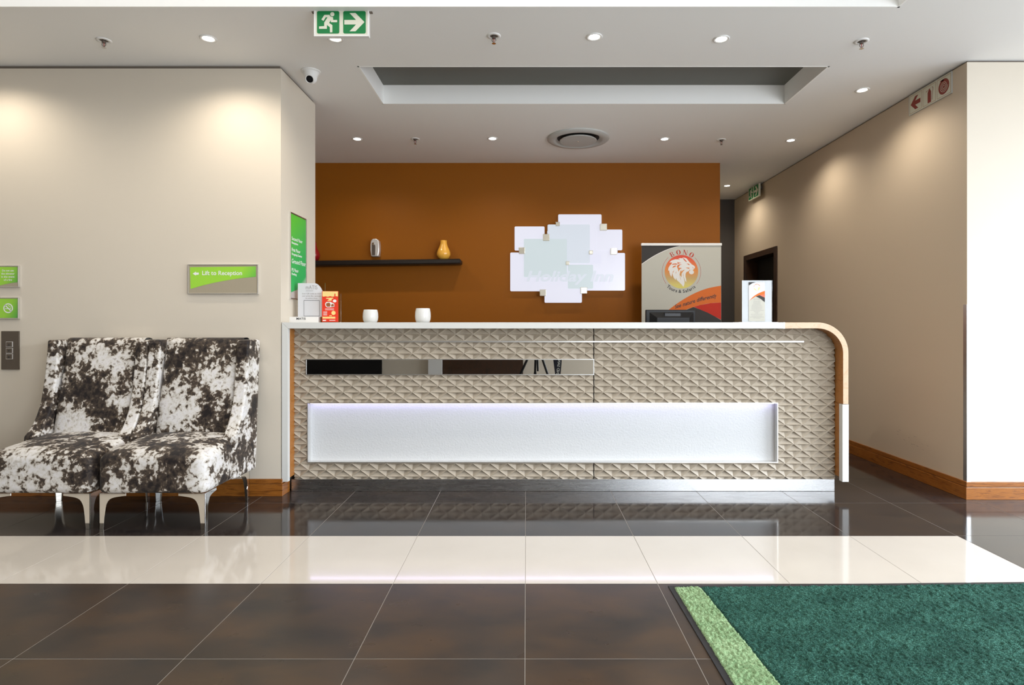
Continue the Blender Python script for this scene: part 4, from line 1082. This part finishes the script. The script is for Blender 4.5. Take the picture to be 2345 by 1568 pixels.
pr.poly(mb, Fz((640, 1470), (716, 1470), (716, 1478), (640, 1478)), 0.0005); pr.poly(mb, Fz((555, 1468), (598, 1468), (598, 1482), (555, 1482)), 0.0005)
pr.poly(mb, [fz(x, y) for x, y in circle(708, 1226, 24, 20, 18)], 0.0005)
mb.build('white_print', 'off_white', t)
mb = MB(); pr.poly(mb, Fz((597, 1280), (600, 1256), (640, 1246), (655, 1268), (650, 1300), (612, 1300)), 0.0008); pr.poly(mb, Fz((662, 1280), (672, 1264), (695, 1266), (698, 1296), (664, 1298)), 0.0008)
mb.build('burger_print', 'bun', t)
# tour leaflet in the upright stand at the right end
Yl = 4.29
def rz(zx, zy): return P(1690 + zx / 13.63, 630 + zy / 13.63, Yl)
a, b = rz(130, 1440), rz(1050, 165)
t = thing('leaflet_stand', ((a[0] + b[0]) / 2, Yl, CT), 'upright white leaflet stand with a tour price list on the right end of the counter', 'stand')
MB().box(a[0], b[0], Yl, Yl + 0.004, CT + 0.003, b[1]).build('white_backing', 'paper', t)
mb = MB(); mb.box(a[0] - 0.002, b[0] + 0.004, Yl - 0.004, Yl - 0.001, CT + 0.0005, b[1] + 0.002); mb.build('acrylic_front', 'acrylic', t)
MB().box(rz(-60, 0)[0], rz(1150, 0)[0], Yl - 0.06, Yl + 0.06, CT + 0.0002, CT + 0.003).build('base', 'white_plastic', t)
pr = Print((0, Yl - 0.0045, 0), (1, 0, 0), (0, 0, 1)); Q = lambda *pts: [rz(*p) for p in pts]
def lp(name, m_, pts, h): mb = MB(); pr.poly(mb, Q(*pts), h); return mb.build(name, m_, t)
lp('leaflet', 'banner_grey', [(328, 1438), (832, 1438), (832, 215), (328, 215)], 0.0003); lp('leaflet_top', 'paper', [(328, 800), (500, 690), (700, 560), (832, 490), (832, 215), (328, 215)], 0.0005)
lp('grey_corner', 'banner_dark', [(328, 218), (560, 218), (440, 250), (328, 325)], 0.0007)
lp('orange_swoosh', 'banner_orange', [*spline([(332, 800), (480, 660), (640, 560), (830, 485)], 5), (830, 600), (660, 625), (540, 665), (430, 735)], 0.0007)
lp('red_field', 'logo_salmon', [(665, 625), (760, 605), (830, 600), (830, 700)], 0.0008); lp('dark_field', 'banner_dark', [(550, 662), (665, 625), (830, 700), (830, 848), (700, 740)], 0.0009)
mb = MB(); ring(pr, mb, *rz(582, 382), 0.0222, 0.0245, 0.0008, 10, 170, 24); mb.build('emblem_ring', 'logo_red', t)
mb = MB(); c = rz(582, 382); pr.poly(mb, circle(c[0], c[1], 0.0235, 32), 0.0007); mb.build('emblem_disc', 'flyer_yellow', t)
mb = MB(); pr.poly(mb, [(c[0] + (x - 790) / 500 * 0.0235 * 1.25, c[1] - (y - 790) / 500 * 0.0235 * 1.1) for x, y in LION], 0.0009); mb.build('lion_head', 'off_white', t)
mb = MB()
a = rz(478, 770); pr.text(mb, 'DAY TOURS', a[0], a[1], 0.011, 0.0009, fit=rz(682, 0)[0] - a[0])
for x0_, x1_, y in ((478, 690, 818), (468, 695, 858), (465, 700, 898), (428, 732, 938), (410, 750, 977), (405, 750, 1018), (410, 748, 1057), (370, 792, 1098), (490, 668, 1138), (530, 630, 1178), (398, 760, 1219), (412, 750, 1270), (355, 800, 1308), (470, 690, 1342)):
    x = x0_
    while x < x1_:
        w_ = random.uniform(14, 48); pr.poly(mb, Q((x, y + 5), (min(x + w_, x1_), y + 5), (min(x + w_, x1_), y - 5), (x, y - 5)), 0.0009); x += w_ + 9
mb.build('lettering', 'ink_grey', t)
# computer monitor seen from behind
Ym = 4.80
def mz(zx, zy): return P(1440 + zx / 5.8625, 520 + zy / 5.8625, Ym)
x0, z1 = mz(228, 1108); x1 = mz(895, 0)[0]; z0 = z1 - 0.30; xc = (x0 + x1) / 2
t = thing('monitor', (xc, Ym, 0.75), 'black computer monitor seen from behind over the counter', 'monitor')
MB().box(x0, x1, Ym, Ym + 0.030, z0, z1).build('bezel', 'black_plastic', t, bevel=0.006, seg=3)
a, b = mz(275, 1270), mz(870, 1140)
mb = MB(); mb.prism([(a[0], z0 + 0.03), (b[0], z0 + 0.03), (b[0], b[1]), (a[0], b[1])], (0, Ym, 0), (1, 0, 0), (0, 0, 1), (0, -1, 0), 0.001)
i0, i1 = mz(370, 0)[0], mz(800, 0)[0]; zi = mz(0, 1215)[1]
mb.add([(a[0], Ym, b[1]), (b[0], Ym, b[1]), (b[0], Ym, z0 + 0.03), (a[0], Ym, z0 + 0.03), (i0, Ym - 0.03, zi), (i1, Ym - 0.03, zi), (i1, Ym - 0.03, z0 + 0.08), (i0, Ym - 0.03, z0 + 0.08)], [(0, 1, 5, 4), (1, 2, 6, 5), (2, 3, 7, 6), (3, 0, 4, 7), (4, 5, 6, 7)])
mb.build('rear_shell', 'black_plastic', t, bevel=0.003)
a, b = mz(470, 1210), mz(690, 1150); MB().box(a[0], b[0], Ym - 0.022, Ym, a[1], b[1]).build('vent_bar', 'black_gloss', t, bevel=0.004)
for xa, xb in ((370, 455), (705, 770)):
    a, b = mz(xa, 1198), mz(xb, 1152); MB().box(a[0], b[0], Ym - 0.004, Ym, a[1], b[1]).build('vent_grille', 'silver_dark', t)
mb = MB(); mb.box(xc - 0.035, xc + 0.035, Ym - 0.05, Ym - 0.02, 0.76, z0 + 0.15); mb.box(xc - 0.12, xc + 0.12, Ym - 0.12, Ym + 0.10, 0.7505, 0.762); mb.build('stand', 'black_plastic', t, bevel=0.004)

# photographer's tripod, seen in the mirror strip of the counter
t = thing('tripod', (0.14, -0.06, 0), 'black camera tripod reflected in the mirror strip of the counter', 'tripod')
top = Vector((0.14, -0.06, 0.95))
for ft in ((-0.30, 0.02, 0.0), (0.46, 0.02, 0.0), (0.12, -0.48, 0.0)):
    mb = MB(); f_ = Vector(ft); mid = f_.lerp(top, 0.48)
    mb.tube([top + (f_ - top) * 0.03, mid], 0.017, 10); mb.tube([mid, f_], 0.012, 10); mb.lathe([(0.021, -0.02), (0.021, 0.02)], mid, 12, top - f_)
    mb.build('leg', 'black_plastic', t, smooth='auto')
MB().tube([(0.165, -0.06, 0.51), (0.15, -0.06, 1.02)], 0.014, 10).build('centre_column', 'black_plastic', t, smooth='auto')
MB().lathe([(0.03, 0.90), (0.045, 0.93), (0.045, 0.98), (0.03, 1.0), (0.028, 1.04), (0.02, 1.05)], (0.14, -0.06, 0), 20).build('head', 'black_plastic', t, smooth='auto')
mb = MB(); mb.prism([(0.415, 0.42), (0.482, 0.42), (0.515, 0.80), (0.365, 0.80)], (0, -0.05, 0), (1, 0, 0), (0, 0, 1), (0, -1, 0), 0.003)
mb.tube([(0.44, -0.05, 0.80), (0.17, -0.06, 0.96)], 0.004, 6); sp_ = mb.build('hanging_strap', 'navy', t)
pr = Print((0.40, -0.05, 0.48), (-1, 0, 0), (0, 0, 1))
mb = MB()
pr.text(mb, 'AND SAN', -0.022, -0.04, 0.055, 0.001, rot=R(97), offset=0.0005); mb.build('lettering', 'sign_white', sp_)

# a few scuffs on the right wall near the floor
mb = MB(); rs = random.Random(3)
for k in range(14):
    px = rs.uniform(2035, 2130); py = 985 + (px - 2035) * 0.42 + rs.uniform(-12, 12)
    Y = WR_X * F / (px - VX); z = CAM_Z - (py - VY) / F * Y
    l_ = rs.uniform(0.008, 0.03); hh = rs.uniform(0.001, 0.003)
    mb.add([(WR_X - 0.0006, Y, z), (WR_X - 0.0006, Y + l_, z + 0.002), (WR_X - 0.0006, Y + l_, z + 0.002 + hh), (WR_X - 0.0006, Y, z + hh)], [(0, 1, 2, 3)])
so = mb.build('scuff_marks', 'smudge', bpy.data.objects['wall_right'])
so['kind'] = 'stuff'
